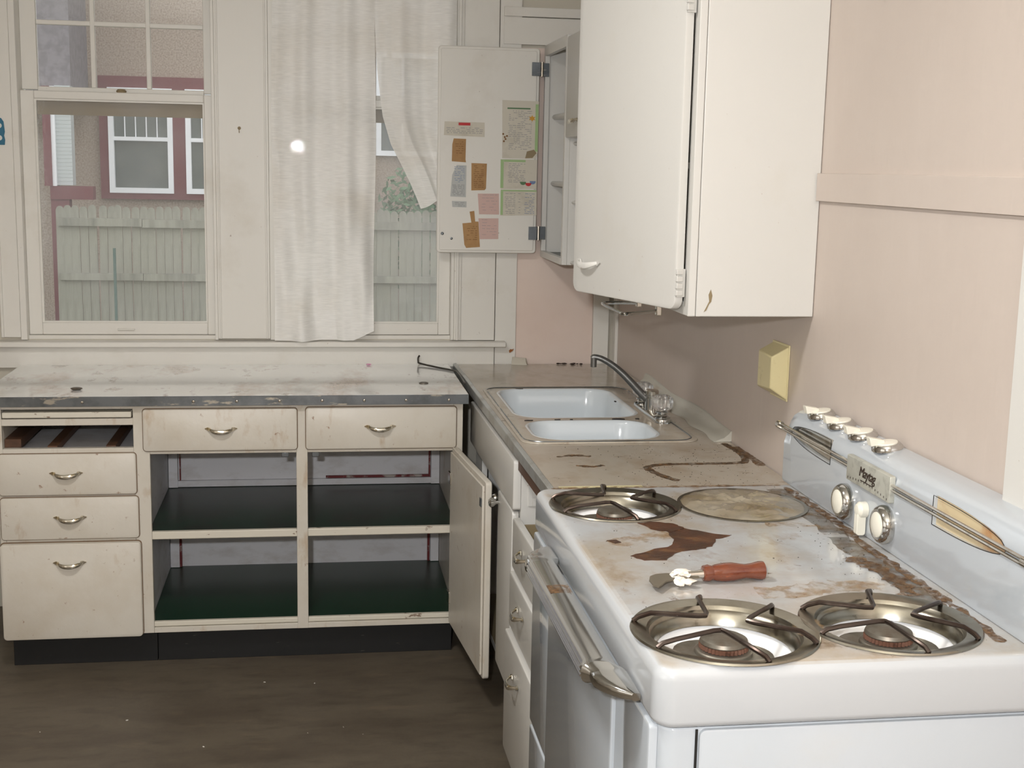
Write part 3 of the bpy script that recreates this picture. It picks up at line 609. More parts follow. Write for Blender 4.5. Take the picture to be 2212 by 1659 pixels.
ss = thing('open_wall_shelves', 'white open shelves with rounded fronts right of the corner cabinet', 'shelf', (-.15, -.9, 1.319))
for i, z in enumerate((1.327, 1.532, 1.730)):
    P = [(-.255+.15, -.008), (-.268+.15, -.005), (-.272+.15, 0), (-.268+.15, .005), (-.255+.15, .008), (-.002+.15, .008), (-.002+.15, -.008)]
    MB().prism([(a, b+z-1.319) for a, b in P], 'y', -1.357+.9, -.442+.9).build('shelf', m_cabw, ss)
MB().box(.136, .149, -.457, .458, .017, .415).build('back_panel', m_cabw, ss)
sc2 = thing('short_wall_cabinet', 'short white wall cabinet above the open shelves', 'cabinet', (-.15, -.9, 1.745))
MB().box(-.131, .149, -.457, .458, .002, .343).build('carcass', m_cabw, sc2, .002)
for y0, y1 in ((-.452, -.002), (.002, .456)):
    d_ = MB().rr('x', y0, y1, .004, .335, -.131, -.150, .008, 4, .003).build('door', m_cabw, sc2)
pull(d_, (-.151, .275, .055), (0, 0, -PI/2))

bc = thing('wall_cabinet', 'large white wall cabinet above the stove with its door ajar', 'cabinet', (-.15, -1.67, 1.319))
def gb(name, m, *b, bevel=0, parent=None): return qb(name, m, *b, bevel=bevel, parent=parent or bc, o=(-.15, -1.67, 1.319))
ZB = 2.40
gb('side_panel', m_cabw, (-.280, -.001, -1.978, -1.962, 1.319, ZB), bevel=.002); gb('side_panel', m_cabw, (-.280, -.001, -1.376, -1.360, 1.319, ZB))
gb('bottom_panel', m_cabw, (-.280, -.001, -1.961, -1.377, 1.322, 1.337)); gb('top_panel', m_cabw, (-.280, -.001, -1.961, -1.377, ZB-.015, ZB)); gb('back_panel', m_cabw, (-.012, -.002, -1.961, -1.377, 1.338, ZB-.016))
gb('shelf', m_cabw, (-.27, -.013, -1.961, -1.377, 1.65, 1.665), (-.27, -.013, -1.961, -1.377, 2.0, 2.015))
gb('face_frame', m_cabw, (-.299, -.281, -1.978, -1.940, 1.319, ZB), (-.299, -.281, -1.400, -1.360, 1.319, ZB), (-.299, -.281, -1.940, -1.400, 1.319, 1.350), (-.299, -.281, -1.940, -1.400, ZB-.04, ZB), bevel=.002)
bd = bpy.data.objects.new('door', None); COL.objects.link(bd); bd.parent = bc; bd.location = (-.303+.15, -1.950+1.67, .012); bd.rotation_euler = (0, 0, R(17.6))
MB().rr('x', 0, .485, 0, ZB-1.345, -.002, -.022, .026, 6, .004).build('door_panel', m_cabw, bd)
hh = pull(bd, (-.024, .400, .078), (0, 0, -PI/2), label='cream painted curved handle'); hh.data = PULL_DATA.copy(); hh.data.materials[0] = m_cabw; hh.scale = (1.15, .9, 1.1)
for z in (.062, .69):
    hg = MB(); hg.box(-.022, -.0, -.006, .001, z-.032, z+.032)
    for k in range(4): hg.box(-.026, -.010, -.012, -.002, z-.028+k*.016, z-.016+k*.016)
    hg.build('hinge', m_cabw, bd, .001)
# peeling paint mark on the side
mp_ = MB().prism([(a-(-.15), b) for a, b in ((-.262, .010), (-.256, .022), (-.250, .035), (-.252, .05), (-.247, .062), (-.243, .048), (-.245, .034), (-.250, .028), (-.256, .014))], 'y', -.3086, -.308); mp_.build('peeled_patch', m_tan, bc)
# towel rail under the cabinet
tr_ = thing('towel_rail', 'bent chrome towel rail hanging under the large wall cabinet', 'towel rail', (-.30, -1.55, 1.319))
MB().tube(curve2([(.03, -.055, -.028), (-.03, -.095, -.029), (-.062, -.118, -.029), (-.074, -.112, -.029), (-.076, -.085, -.029), (-.076, .06, -.029), (-.072, .13, -.029), (-.05, .15, -.029), (.03, .150, -.029)], 4), .0042, 8).build('rod', m_chromeb, tr_)
for y in (-.055, .150): BX('bracket', m_chrome, tr_, (.026, .040, y-.009, y+.009, -.040, .0025), bevel=.002)

# outlet box on right wall
ob = thing('outlet_cover', 'yellowed plastic outlet box on the pink wall above the counter', 'outlet', (0, -1.79, 1.165))
MB().hexa([(-.001, -.055, -.066), (-.001, .055, -.066), (-.001, .055, .066), (-.001, -.055, .066)], [(-.045, -.050, -.036), (-.045, .042, -.044), (-.045, .042, .046), (-.045, -.050, .040)]).build('housing', m_yel, ob, .003)
MB().box(-.004, -.0005, -.058, .058, -.069, .069).build('back_plate', m_yel, ob, .001)

# ================================================================== GAS RANGE
SX, SY0, SY1, SZ = -.656, -3.115, -2.050, .945
gs = thing('gas_range', 'white vintage gas range with chrome handle and raised back panel', 'stove', (-.33, -2.58, 0))
OX, OY = .33, 2.58
def G(x, y, z): return (x+OX, y+OY, z)
def rbox(x0, x1, y0, y1, z0, z1, r, e, seg=8, eb=None):
    Ls = []; x0, x1, y0, y1 = x0+OX, x1+OX, y0+OY, y1+OY
    eb = e*.6 if eb is None else eb
    for k in range(5):
        t = k/4*PI/2; i = eb*(1-math.sin(t)); Ls.append((i, z0+eb*(1-math.cos(t))))
    for k in range(6):
        t = k/5*PI/2; i = e*(1-math.cos(t)); Ls.append((i, z1-e+e*math.sin(t)))
    return MB().loops([[(a, b, z) for a, b in rrpts(x0+i, x1-i, y0+i, y1-i, max(r-i*.8, .004), seg)] for i, z in Ls])
ct = rbox(SX, -.045, SY0, SY1, .853, SZ, .032, .020).build('cooktop', m_ctop, gs)
BUR = [(-.510, -2.215, .140), (-.512, -2.972, .146), (-.238, -2.962, .142)]
cut(ct, [MB().lathe([(r-.012, -.1), (r-.012, .1)], G(x, y, SZ), n=64).build('c', m_dark, gs) for x, y, r in BUR])
# soil on cooktop is confined to its top: body, doors and end panels are clean enamel
rbox(SX+.012, -.05, SY0+.016, SY1-.01, .06, .849, .028, .006).build('body', m_stove, gs)
rbox(SX+.020, -.052, SY0+.024, SY1-.016, .845, .856, .024, .001).build('shadow_gap', m_dark, gs)  # dark strip standing in for the shadow under the cooktop
BX('end_seam', m_dark, gs, (SX+.0645+OX, SX+.068+OX, SY0+.0135+OY, SY0+.0155+OY, .075, .846))
BX('toe_base', m_dark, gs, G(SX+.06, SY0+.04, 0)[:1]+(G(-.06, 0, 0)[0],)+(SY0+.04+OY, SY1-.04+OY, 0, .062))
def panel(name, y0, y1, z0, z1, t=.012):
    return MB().rr('x', y0+OY, y1+OY, z0, z1, SX+.013+OX, SX+.012-t+OX, .008, 4, .004).build(name, m_stove, gs)
panel('side_front_panel', SY1-.225, SY1-.012, .405, .848)
panel('lower_drawer', SY1-.225, SY1-.012, .075, .395)
oven = panel('oven_door', -2.862, -2.282, .075, .848, .016)
panel('corner_panel', SY0+.034, -2.872, .075, .848)
MB().rr('y', SX+.07+OX, -.06+OX, .075, .846, SY0+.0165+OY, SY0+.010+OY, .01, 4, .002).build('end_panel', m_stove, gs)
# long chrome handle: flat-topped bar with scooped ends
hd = MB(); Ls = []
NS = 60
for k in range(NS+1):
    t = k/NS; y = -2.285-(3.040-2.285)*t; u = min(t, 1-t); mid = u > .13
    e = 1 if mid else math.sin(u/.13*PI/2)**.75
    xo = .014 + .052*e if not mid else .068      # outermost reach from the face
    xi = .012 if mid else .001
    hz = .0175 if mid else .007+.0075*e
    if mid and u < .15: xo += .003; hz += .002
    if not mid: xo = min(xo, .060)
    cx_ = SX-.002-(xo+xi)/2; hx = (xo-xi)/2
    zc = .874
    L = []
    for q in range(20):
        a = 2*PI*q/20; ca, sa = math.cos(a), math.sin(a); p_ = .55
        L.append(G(cx_+hx*math.copysign(abs(ca)**p_, ca), y, zc+hz*math.copysign(abs(sa)**p_, sa)*(1 if sa < 0 else .75)))
    Ls.append(L)
hd.loops(Ls).build('oven_handle', m_chromeb, oven, smooth=30)
ft = MB()
for dz in (-.011, -.004, .003): ft.tube([G(SX-.0705+abs(dz)*.1, -2.405, .874+dz), G(SX-.0705+abs(dz)*.1, -2.925, .874+dz)], .0026, 6)
ft.build('handle_ribs', m_chromeb, oven)
BX('worn_band', m_grime, oven, (SX-.060+OX, SX-.020+OX, -2.60+OY, -2.555+OY, .8868, .8874))

# backguard
prof = [(-.070, .946), (-.073, .955), (-.073, 1.078), (-.070, 1.094), (-.062, 1.108), (-.048, 1.117), (-.030, 1.122), (-.006, 1.124), (-.006, .946)]
bgm = MB(); Ls = []
NY = 40
for k in range(NY+1):
    t = k/NY; y = -2.030-(3.130-2.030)*t; e = min(t, 1-t)*1.10
    s_ = 1 if e > .04 else math.sqrt(max(0, 1-(1-e/.04)**2)); s_ = .70+.30*s_ if e < .04 else 1
    Ls.append([G(px_ if px_ > -.01 else px_, y, .946+(pz-.946)*s_) for px_, pz in prof])
bg_ = bgm.loops(Ls).build('back_panel', m_stove, gs, smooth=50)
def recess(y0, y1, flip, m):
    n = 12; zt, zb = 1.098, 1.046; zm = 1.073
    pts = []
    if flip:   # straight end at y0 (far), tapered round end at y1 (near)
        pts = [(y0, zb), (y0, zt)] + [(y0+(y1-y0)*t, zm+(zt-zm)*math.sqrt(max(0, 1-t**2.6))) for t in [i/n for i in range(1, n+1)]] + [(y0+(y1-y0)*t, zm-(zm-zb)*math.sqrt(max(0, 1-t**2.6))) for t in [i/n for i in range(n-1, 0, -1)]]
    else:
        pts = [(y1, zb), (y1, zt)] + [(y1+(y0-y1)*t, zm+(zt-zm)*math.sqrt(max(0, 1-t**2.6))) for t in [i/n for i in range(1, n+1)]] + [(y1+(y0-y1)*t, zm-(zm-zb)*math.sqrt(max(0, 1-t**2.6))) for t in [i/n for i in range(n-1, 0, -1)]]
    pts2 = [(a+OY, b) for a, b in pts]
    cx_ = sum(a for a, b in pts2)/len(pts2)
    big = [(cx_+(a-cx_)*1.012, zm+(b-zm)*1.05) for a, b in pts2]
    return MB().prism(pts2, 'x', -.0738+OX, -.060+OX), MB().prism(pts2, 'x', -.0655+OX, -.058+OX), MB().prism(big, 'x', -.0742+OX, -.0725+OX), pts2
cutters = []; insets = []
for y0, y1, fl in ((-2.072, -2.300, False), (-2.757, -3.005, True)):
    a, b, c_, pts2 = recess(y0, y1, fl, None)
    cxx = MB().prism(pts2, 'x', -.10+OX, -.064+OX).build('c', m_dark, gs); cutters.append(cxx); a.bm.free(); c_.bm.free()
    insets.append((b, pts2))
cut(bg_, cutters)
for i, (b, pts2) in enumerate(insets):
    b.build('lamp_window', m_dim if i else m_chrome, bg_, smooth=0)
    MB().tube([(-.0735+OX, a, c) for a, c in pts2+pts2[:1]], .0007, 5).build('window_trim', m_dark, bg_)
# chrome rods and nameplate
for dz in (-.0045, .0045): MB().tube([G(-.079, -2.012, 1.073+dz), G(-.079, -3.068, 1.073+dz)], .0032, 8).build('chrome_rod', m_chrome, bg_)
for y in (-2.010, -3.070): MB().lathe([(.003, -.008), (.009, -.008), (.009, .008), (.003, .008)], G(-.078, y, 1.073), 'y', 12).build('rod_cap', m_chrome, bg_)
np_ = MB().rr('x', -2.606+OY, -2.408+OY, 1.043, 1.094, -.073+OX, -.084+OX, .003, 3, .002).build('nameplate', m_plate, bg_)
fcv = bpy.data.curves.new('t', 'FONT'); fcv.body = 'Maytag'; fcv.size = .028; fcv.extrude = .0006; fcv.shear = .25; fcv.align_x = 'CENTER'; fcv.align_y = 'CENTER'; fcv.offset = .0; fcv.space_character = .92
fo = bpy.data.objects.new('t', fcv); COL.objects.link(fo); bpy.context.view_layer.update()
me = bpy.data.meshes.new_from_object(fo.evaluated_get(bpy.context.evaluated_depsgraph_get())); bpy.data.objects.remove(fo)
me.materials.clear(); me.materials.append(m_crumb)
lt = bpy.data.objects.new('lettering', me); COL.objects.link(lt); lt.parent = np_
lt.matrix_local = Matrix.Translation(G(-.0846, -2.507, 1.073)) @ Matrix(((0, 0, -1, 0), (-1, 0, 0, 0), (0, 1, 0, 0), (0, 0, 0, 1)))
BX('underline', m_crumb, np_, (-.0850+OX, -.084+OX, -2.535+OY, -2.478+OY, 1.056, 1.0575))
tk = MB(); 
for k in range(15):
    y = -2.418-k*.0128; zz = 1.047+.006*math.sin(k/14*PI); tk.box(-.0846+OX, -.084+OX, y-.0007+OY, y+.0007+OY, zz, zz+.004)
tk.build('dial_marks', m_crumb, np_)
# knobs on the face
for y, z in ((-2.394, .992), (-2.581, .996)):
    kb = MB().lathe([(.037, -.002), (.037, .010), (.033, .018), (.029, .021), (.024, .020)], (0, 0, 0), 'x', 32)
    o = kb.build('control_knob', m_chromeb, bg_); o.scale = (-1, 1, 1); o.location = G(-.073, y, z)
    MB().lathe([(.0245, .014), (.024, .021), (.018, .024), (.004, .025)], (0, 0, 0), 'x', 28).build('dial_face', m_knobw, o)
sw = MB().lathe([(.016, 0), (.016, .014), (.010, .020), (.002, .021)], (0, 0, 0), 'x', 20)
sw.rr('y', .002, .020, -.050, -.004, -.008, .008, .005, 4); o = sw.build('light_switch', m_knobw, bg_, .001); o.scale = (-1, 1, 1); o.location = G(-.073, -2.488, 1.000)
# valve knobs on top
for i, y in enumerate((-2.152, -2.262, -2.372, -2.486)):
    kb = MB().lathe([(.030, 0), (.030, .006), (.026, .012), (.022, .013)], (0, 0, 0), n=28)
    o = kb.build('burner_knob', m_chromeb, bg_); o.location = G(-.037, y, 1.1195); o.rotation_euler = (0, R(-9), 0)
    MB().lathe([(.022, .010), (.021, .015), (.004, .017)], n=24).build('knob_cap', m_knobw, o)
    MB().prism([(-.006, .012), (-.034, .012), (-.036, .030), (-.006, .020)], 'y', -.006, .012).build('pointer', m_knobw, o, .001)
# clean strip where guard meets cooktop
# burners
def burner(x, y, r, rot, with_rust):
    b = bpy.data.objects.new('burner', None); COL.objects.link(b); b.parent = gs; b.location = G(x, y, SZ)
    MB().lathe([(r-.006, -.001), (r, .001), (r-.002, .0038), (r-.010, .0035), (r-.026, .000), (r-.033, -.010), (r-.038, -.028), (r-.042, -.029), (r-.037, -.012), (r-.028, -.004), (r-.012, -.001)], n=56, cap=False).build('drip_ring', m_pan, b)
    MB().lathe([(.004, -.048), (r-.06, -.046), (r-.035, -.034), (r-.018, -.020), (r-.016, -.022), (r-.035, -.040), (r-.06, -.052), (.004, -.054)], n=48, cap=False).build('drip_tray', m_pit, b)
    c_ = MB(); pts = []
    for k in range(40):
        a = 2*PI*k/40; rad = .064+.014*math.cos(2*(a-R(-20))) ; pts.append((rad*math.cos(a), rad*math.sin(a)))
    c_.prism(pts, 'z', -.040, -.034); c_.lathe([(.046, -.036), (.044, -.028), (.030, -.026)], n=36); c_.build('burner_base', m_burn, b, .002)
    hd_ = MB(); Ls = []
    for rr3, zz in ((.037, -.026), (.037, -.0185)): Ls.append([((rr3+(.0015 if k % 2 else -.0015))*math.cos(2*PI*k/72), (rr3+(.0015 if k % 2 else -.0015))*math.sin(2*PI*k/72), zz) for k in range(72)])
    hd_.loops(Ls); hd_.build('flame_ring', m_rust, b, smooth=0)
    MB().lathe([(.036, -.019), (.038, -.0165), (.036, -.011), (.030, -.008), (.004, -.007)], n=36).build('burner_cap', m_burn, b)
    for k in range(3):
        a0 = rot + k*2*PI/3; P = []
        for da, rad, z in ((-.62, r-.004, .004), (-.60, r-.012, .010), (-.52, r-.030, .015), (-.20, r*.44, .015), (0, r*.25, .015), (.20, r*.44, .015), (.52, r-.030, .015), (.60, r-.012, .010), (.62, r-.004, .004)):
            P.append((rad*math.cos(a0+da), rad*math.sin(a0+da), z))
        # V arm: straight legs with a rounded apex
        Q = [P[0], P[1], P[2]]
        a = Vector(P[2]); ap = Vector((r*.22*math.cos(a0), r*.22*math.sin(a0), .015)); c3 = Vector(P[6])
        Q += [tuple(a.lerp(ap, t)) for t in (.3, .6, .82)] + [tuple((a.lerp(ap, .92)*.5+c3.lerp(ap, .92)*.5))] + [tuple(c3.lerp(ap, t)) for t in (.82, .6, .3)] + [P[6], P[7], P[8]]
        MB().tube(Q, .0040, 8).build('grate_wire', m_wire, b)
    return b
burner(*BUR[0], R(2), True); burner(*BUR[1], R(4), True); burner(*BUR[2], R(-6), True)
# spills (parts of the cooktop)
def blob(pts, seed, z, name, m, parent, th=.0012, j=.0028, sub=4):
    rr2 = random.Random(seed); P = []
    for i in range(len(pts)):
        a = Vector(pts[i]); b = Vector(pts[(i+1) % len(pts)])
        for k in range(sub): P.append(a.lerp(b, k/sub)+Vector((rr2.uniform(-j, j), rr2.uniform(-j, j))))
    return MB().prism([(p.x, p.y) for p in P], 'z', z, z+th).build(name, m, parent, smooth=0)
gp = lambda L: [(x+OX, y+OY) for x, y in L]
blob(gp([(-.495, -2.362), (-.462, -2.352), (-.425, -2.372), (-.412, -2.405), (-.44, -2.425), (-.475, -2.415)]), 1, SZ+.0006, 'burnt_spill', m_spill, ct)
blob(gp([(-.455, -2.415), (-.415, -2.402), (-.385, -2.430), (-.335, -2.462), (-.372, -2.482), (-.395, -2.530), (-.43, -2.548), (-.47, -2.560), (-.505, -2.605), (-.545, -2.605), (-.565, -2.575), (-.52, -2.545), (-.47, -2.520), (-.452, -2.480)]), 2, SZ, 'burnt_spill', m_spill, ct)
blob(gp([(-.585, -2.475), (-.567, -2.470), (-.560, -2.488), (-.575, -2.495)]), 3, SZ, 'burnt_spill', m_spill, ct, j=.002, sub=2)
def smear(pts, wd, sd, m, dz=0, jag=.3): ribbon([(x+OX, y+OY) for x, y in curve2(pts)], wd, SZ+dz, .0004, sd, jag).build('brown_stain', m, ct, smooth=0)
smear([(-.115, -2.10), (-.115, -2.25), (-.12, -2.42), (-.13, -2.55), (-.125, -2.70), (-.125, -2.82), (-.13, -2.9)], .046, 9, m_smear, .0, .2)
smear([(-.088, -2.09), (-.086, -2.25), (-.088, -2.42), (-.098, -2.55), (-.096, -2.70), (-.095, -2.84), (-.098, -2.96), (-.10, -3.06)], .020, 10, m_grime, .0006, .7)
smear([(-.145, -2.84), (-.13, -2.76), (-.14, -2.68), (-.16, -2.62)], .034, 19, m_grime, .0012, .8)
smear([(-.62, -2.066), (-.50, -2.064), (-.36, -2.066), (-.2, -2.068), (-.09, -2.070)], .012, 12, m_grime, .0, .9)
smear([(-.40, -2.80), (-.34, -2.80), (-.28, -2.785), (-.22, -2.78), (-.17, -2.80)], .060, 13, m_smear, .0005)
smear([(-.37, -2.93), (-.375, -3.0), (-.37, -3.06)], .05, 14, m_smear, .0)
smear([(-.13, -2.40), (-.18, -2.395), (-.24, -2.39)], .030, 15, m_smear, .0008)
smear([(-.58, -2.50), (-.50, -2.46), (-.45, -2.44)], .05, 16, m_smear, .0004)

# dirty film over the fourth burner
fl = MB(); nr, na = 16, 72; rr2 = random.Random(5); grid = []
cf = (-.237, -2.235)
for i in range(nr+1):
    row = []
    for k in range(na):
        a = 2*PI*k/na; r_ = .137*i/nr
        x, y = r_*math.cos(a), r_*math.sin(a)
        h = .0025 + .011*abs(noise.noise(Vector((x*22, y*22, 3)))) + .006*abs(noise.noise(Vector((x*60, y*60, 7)))) ; h *= (1-(i/nr)**6)
        row.append((x, y, h+.0012))
    grid.append(row)
grid[0] = [(0+.0005*math.cos(2*PI*k/na), .0005*math.sin(2*PI*k/na), .008) for k in range(na)]
fl.loops(grid, True, False)
o = fl.build('plastic_film', m_film, None, smooth=25); o.location = (cf[0], cf[1], SZ)
tag(o, 'crumpled dirty clear plastic disc covering the rear right burner', 'plastic cover')
MB().lathe([(.128, .0006), (.137, .0006), (.138, .0026), (.130, .0028)], n=56, cap=False).build('film_rim', m_pan, o)

# ================================================================== SMALL THINGS
# linoleum knife
kn = thing('hooked_knife', 'hooked linoleum knife with red-brown turned wooden handle on the cooktop', 'knife', (-.425, -2.732, SZ+.016), R(4))
pr = [(.004, 0), (.0135, .002), (.0150, .010), (.0125, .018), (.0145, .024), (.0165, .040), (.0165, .055), (.0125, .078), (.0135, .090), (.0165, .104), (.0160, .112), (.008, .117), (.002, .118)]
MB().lathe(pr, (-.052, 0, 0), 'x', 24).build('handle', m_kwood, kn)
MB().lathe([(.006, -.026), (.0065, -.010), (.008, 0), (.008, .004)], (-.052, 0, -.001), 'x', 16).build('ferrule', m_chrome, kn)
bl = [(-.060, .008), (-.085, .012), (-.108, .022), (-.128, .021), (-.143, .010), (-.151, -.010), (-.152, -.036), (-.146, -.046), (-.137, -.036), (-.124, -.020), (-.106, -.012), (-.085, -.010), (-.060, -.008)]
MB().prism(bl, 'z', -.006, -.0035).build('blade', m_blade, kn)
pt = MB()
for x, y, z, r_ in ((-.095, .012, -.004, .011), (-.085, .016, 0, .009), (-.098, -.012, -.006, .010), (-.085, -.022, -.007, .008), (-.078, .004, 0, .008), (-.10, -.026, -.009, .006)):
    m4 = Matrix.Translation((x, y, z)); b_ = bmesh.ops.create_icosphere(pt.bm, subdivisions=2, radius=r_, matrix=m4)
    for v in b_['verts']:
        v.co += Vector((noise.noise(v.co*140), noise.noise(v.co*140+Vector((5, 0, 0))), 0))*.012; v.co.z = max(-.0145, -.004+(v.co.z+.004)*.7)
pt.build('putty_lump', m_chalk, kn)
# bent rod at the corner of the two tops
tag(MB().tube(curve2([(-.752, -.022, .944), (-.757, -.030, .938), (-.757, -.034, .925), (-.750, -.040, .918), (-.69, -.115, .914), (-.640, -.19, .914), (-.630, -.26, .914), (-.6305, -.46, .914)], 4), .0035, 8).build('bent_rod', mat('dark_rod', (84, 80, 74), .4, .8)), 'bent dark metal rod lying in the corner between the two worktops', 'rod')
tag(MB().lathe([(.002, .0), (.016, .0), (.016, .003), (.012, .0035), (.012, .0015), (.002, .0015)], (-.770, -.442, .9102), n=24).build('round_cap', m_burn), 'small round grey metal cap on the left worktop near the sink', 'cap')
mb = MB(); b_ = bmesh.ops.create_icosphere(mb.bm, subdivisions=2, radius=.014, matrix=Matrix.Translation((-1.899, -.537, .9145)) @ Matrix.Diagonal((1.4, 1, .35, 1)))
for v in b_['verts']: v.co += Vector((noise.noise(v.co*150), noise.noise(v.co*150+Vector((5, 0, 0))), 0))*.006
tag(mb.build('grey_clod', m_burn), 'small grey lump of dirt at the left end of the worktop', 'dirt')
mb = MB(); b_ = bmesh.ops.create_icosphere(mb.bm, subdivisions=1, radius=.007, matrix=Matrix.Translation((-.941, -.03, .9135)) @ Matrix.Diagonal((1.6, 1, .45, 1)))
tag(mb.build('pink_petal', m_blinkpink), 'tiny pink petal on the left worktop by the sill', 'petal')
tag(MB().hexa([(-.405, -.030, .9102), (-.345, -.045, .9102), (-.340, -.008, .9102), (-.400, -.004, .9102)], [(-.400, -.022, .926), (-.350, -.030, .921), (-.345, -.008, .934), (-.398, -.005, .938)]).build('plastic_scrap', m_white_p, None, .002), 'scrap of pale plastic against the wall behind the sink worktop', 'scrap')
for k, (x, y, lab) in enumerate(((-.215, -.022, 'left of two dark dirt clumps behind the sink, by the wall'), (-.150, -.028, 'right of two dark dirt clumps behind the sink, by the wall'))):
    mb = MB(); rr2 = random.Random(k)
    for j in range(7): bmesh.ops.create_icosphere(mb.bm, subdivisions=1, radius=rr2.uniform(.003, .006), matrix=Matrix.Translation((x+rr2.uniform(-.022, .022), y+rr2.uniform(-.008, .008), .9135)) @ Matrix.Diagonal((1.5, 1, .6, 1)))
    tag(mb.build('dirt_clump', m_crumb), lab, 'dirt', 'dirt clumps behind the sink')
tag(MB().prism([(-.408, .952), (-.398, .958), (-.392, .967), (-.398, .964), (-.404, .966), (-.410, .960)], 'y', -.002, .0035).build('rust_flake', mat('rust_flake', (150, 92, 44), .7), None), 'small rust-brown flake stuck to the white board above the sink worktop', 'flake')
for x, y, z, lab in ((-1.402, -.004, 1.765, 'small metal hook screwed into the casing between the two windows'), (-1.272, -.001, 2.14, 'small brass hook at the upper left corner of the curtained window')):
    hk = MB(); hk.lathe([(.006, 0), (.006, -.002), (.002, -.003)], (x, y, z), 'y', 12); hk.tube([(x, y-.001, z), (x, y-.010, z-.001), (x, y-.013, z-.010), (x, y-.008, z-.016), (x, y-.004, z-.013)], .0014, 6)
    tag(hk.build('hook', m_tan), lab, 'hook')
tag(MB().tube([(-.0005, -2.25, 2.005), (-.012, -2.255, 2.0), (-.014, -2.262, 1.992)], .0016, 6).build('bent_nail', m_crumb), 'bent dark nail sticking out high on the pink wall right of the large cabinet', 'nail')
# newspaper slip in the gap between worktop and stove
mb = MB(); Ls = []
for k in range(12):
    x = -.575+.20*k/11; Ls.append([(x, -1.985, .912+.003*math.sin(k)), (x, -1.950, .9125+.004*math.sin(k*1.4+1)), (x, -1.915, .9115), (x, -1.915, .9105), (x, -1.985, .9105)])
tag(mb.loops(Ls).build('paper_slip', mat('yellowed_slip', (214, 206, 164), .4)), 'yellowed crumpled slip at the worktop end beside the stove', 'scrap')
# teal sign cut-out taped to the left casing
tl = MB().prism([(-2.243, 1.688), (-2.206, 1.688), (-2.204, 1.705), (-2.207, 1.72), (-2.204, 1.733), (-2.207, 1.768), (-2.215, 1.78), (-2.243, 1.782)], 'y', -.004, -.0005).build('teal_sticker', m_teal)
tag(tl, 'teal blue cut-out sticker on the left window casing', 'sticker')
cut(tl, [MB().lathe([(.009, -.1), (.009, .1)], (-2.222, 0, z), 'y', 16).build('c', m_dark) for z in (1.712, 1.754)])

# crumbs: uncountable
mb = MB(); rr2 = random.Random(21)
def crumb(x, y, z, s):
    a = rr2.uniform(0, PI); dx, dy = math.cos(a)*s, math.sin(a)*s; w_ = s*rr2.uniform(.3, .7)
    mb.hexa([(x-dx, y-dy, z), (x+dy*w_/s, y-dx*w_/s, z), (x+dx, y+dy, z), (x-dy*w_/s, y+dx*w_/s, z)], [(x-dx*.7, y-dy*.7, z+s*.5), (x+dy*.6*w_/s, y-dx*.6*w_/s, z+s*.5), (x+dx*.7, y+dy*.7, z+s*.5), (x-dy*.6*w_/s, y+dx*.6*w_/s, z+s*.5)])
for i in range(230):
    x = rr2.gauss(-.20, .13); y = rr2.uniform(-1.93, -1.46)
    if -.57 < x < -.02: crumb(x, y, .9103, rr2.uniform(.0007, .0019))
tag(mb.build('worktop_crumbs', m_crumb, smooth=0), 'dark crumbs and mouse dirt scattered on the sink worktop near the stove', 'crumbs', kind='stuff')
mb = MB(); bad = [(x, y, r+.003) for x, y, r in BUR] + [(cf[0], cf[1], .14)]
for i in range(300):
    if rr2.random() < .55: x = rr2.gauss(-.13, .05); y = rr2.uniform(-3.05, -2.08)
    else: x = rr2.uniform(-.62, -.09); y = rr2.uniform(-3.05, -2.08)
    if not (-.63 < x < -.085) or any((x-a)**2+(y-b)**2 < c*c for a, b, c in bad): continue
    crumb(x, y, SZ+.0002, rr2.uniform(.0007, .0018))
tag(mb.build('cooktop_crumbs', m_crumb, smooth=0), 'dark crumbs scattered over the white cooktop', 'crumbs', kind='stuff')
mb = MB()
for i in range(16): crumb(rr2.uniform(-2.1, -.9), rr2.uniform(-1.9, -.75), .0003, rr2.uniform(.002, .0045))
tag(mb.build('floor_flakes', mat('white_flakes', (200, 196, 188), .8), smooth=0), 'pale paint flakes scattered on the brown floor', 'flakes', kind='stuff')

# ------------------------------------------------------------------ papers on the open door
YP = -.0495
def poly_paper(name, m, pts, label, cat, cur=.002, group=None):
    o = MB().prism(pts, 'y', YP-.0008, YP+.0003).build(name, m); tag(o, label, cat, group); return o
def lines(parent, name, m, x0, x1, z0, z1, dz, seed, h=.0016, gap=.35, y=None):
    rr2 = random.Random(seed); mb = MB(); y = YP-.0008 if y is None else y; z = z1
    while z > z0:
        x = x0 + rr2.uniform(0, .006)
        while x < x1:
            w_ = rr2.uniform(.004, .018); xe = min(x+w_, x1)
            if rr2.random() > gap*.5: mb.box(x, xe, y-.0004, y, z-h, z)
            x = xe + rr2.uniform(.002, .006)
        z -= dz
    return mb.build(name, m, parent, smooth=0)
p = poly_paper('paper_label', m_white_p, [(-.672, 1.757), (-.523, 1.753), (-.524, 1.805), (-.670, 1.806)], 'wide white label with a red bar on the open cabinet door', 'label')
BX('red_bar', m_red, p, (-.619, -.576, YP-.0014, YP-.0008, 1.793, 1.803)); lines(p, 'print', m_ink, -.664, -.53, 1.762, 1.785, .006, 1)
p = poly_paper('paper_clipping', m_brownp, [(-.642, 1.664), (-.590, 1.661), (-.592, 1.672), (-.591, 1.745), (-.636, 1.746), (-.641, 1.725)], 'brown paper clipping directly below the red-barred label', 'clipping'); lines(p, 'print', m_inkbr, -.632, -.60, 1.69, 1.735, .008, 2)
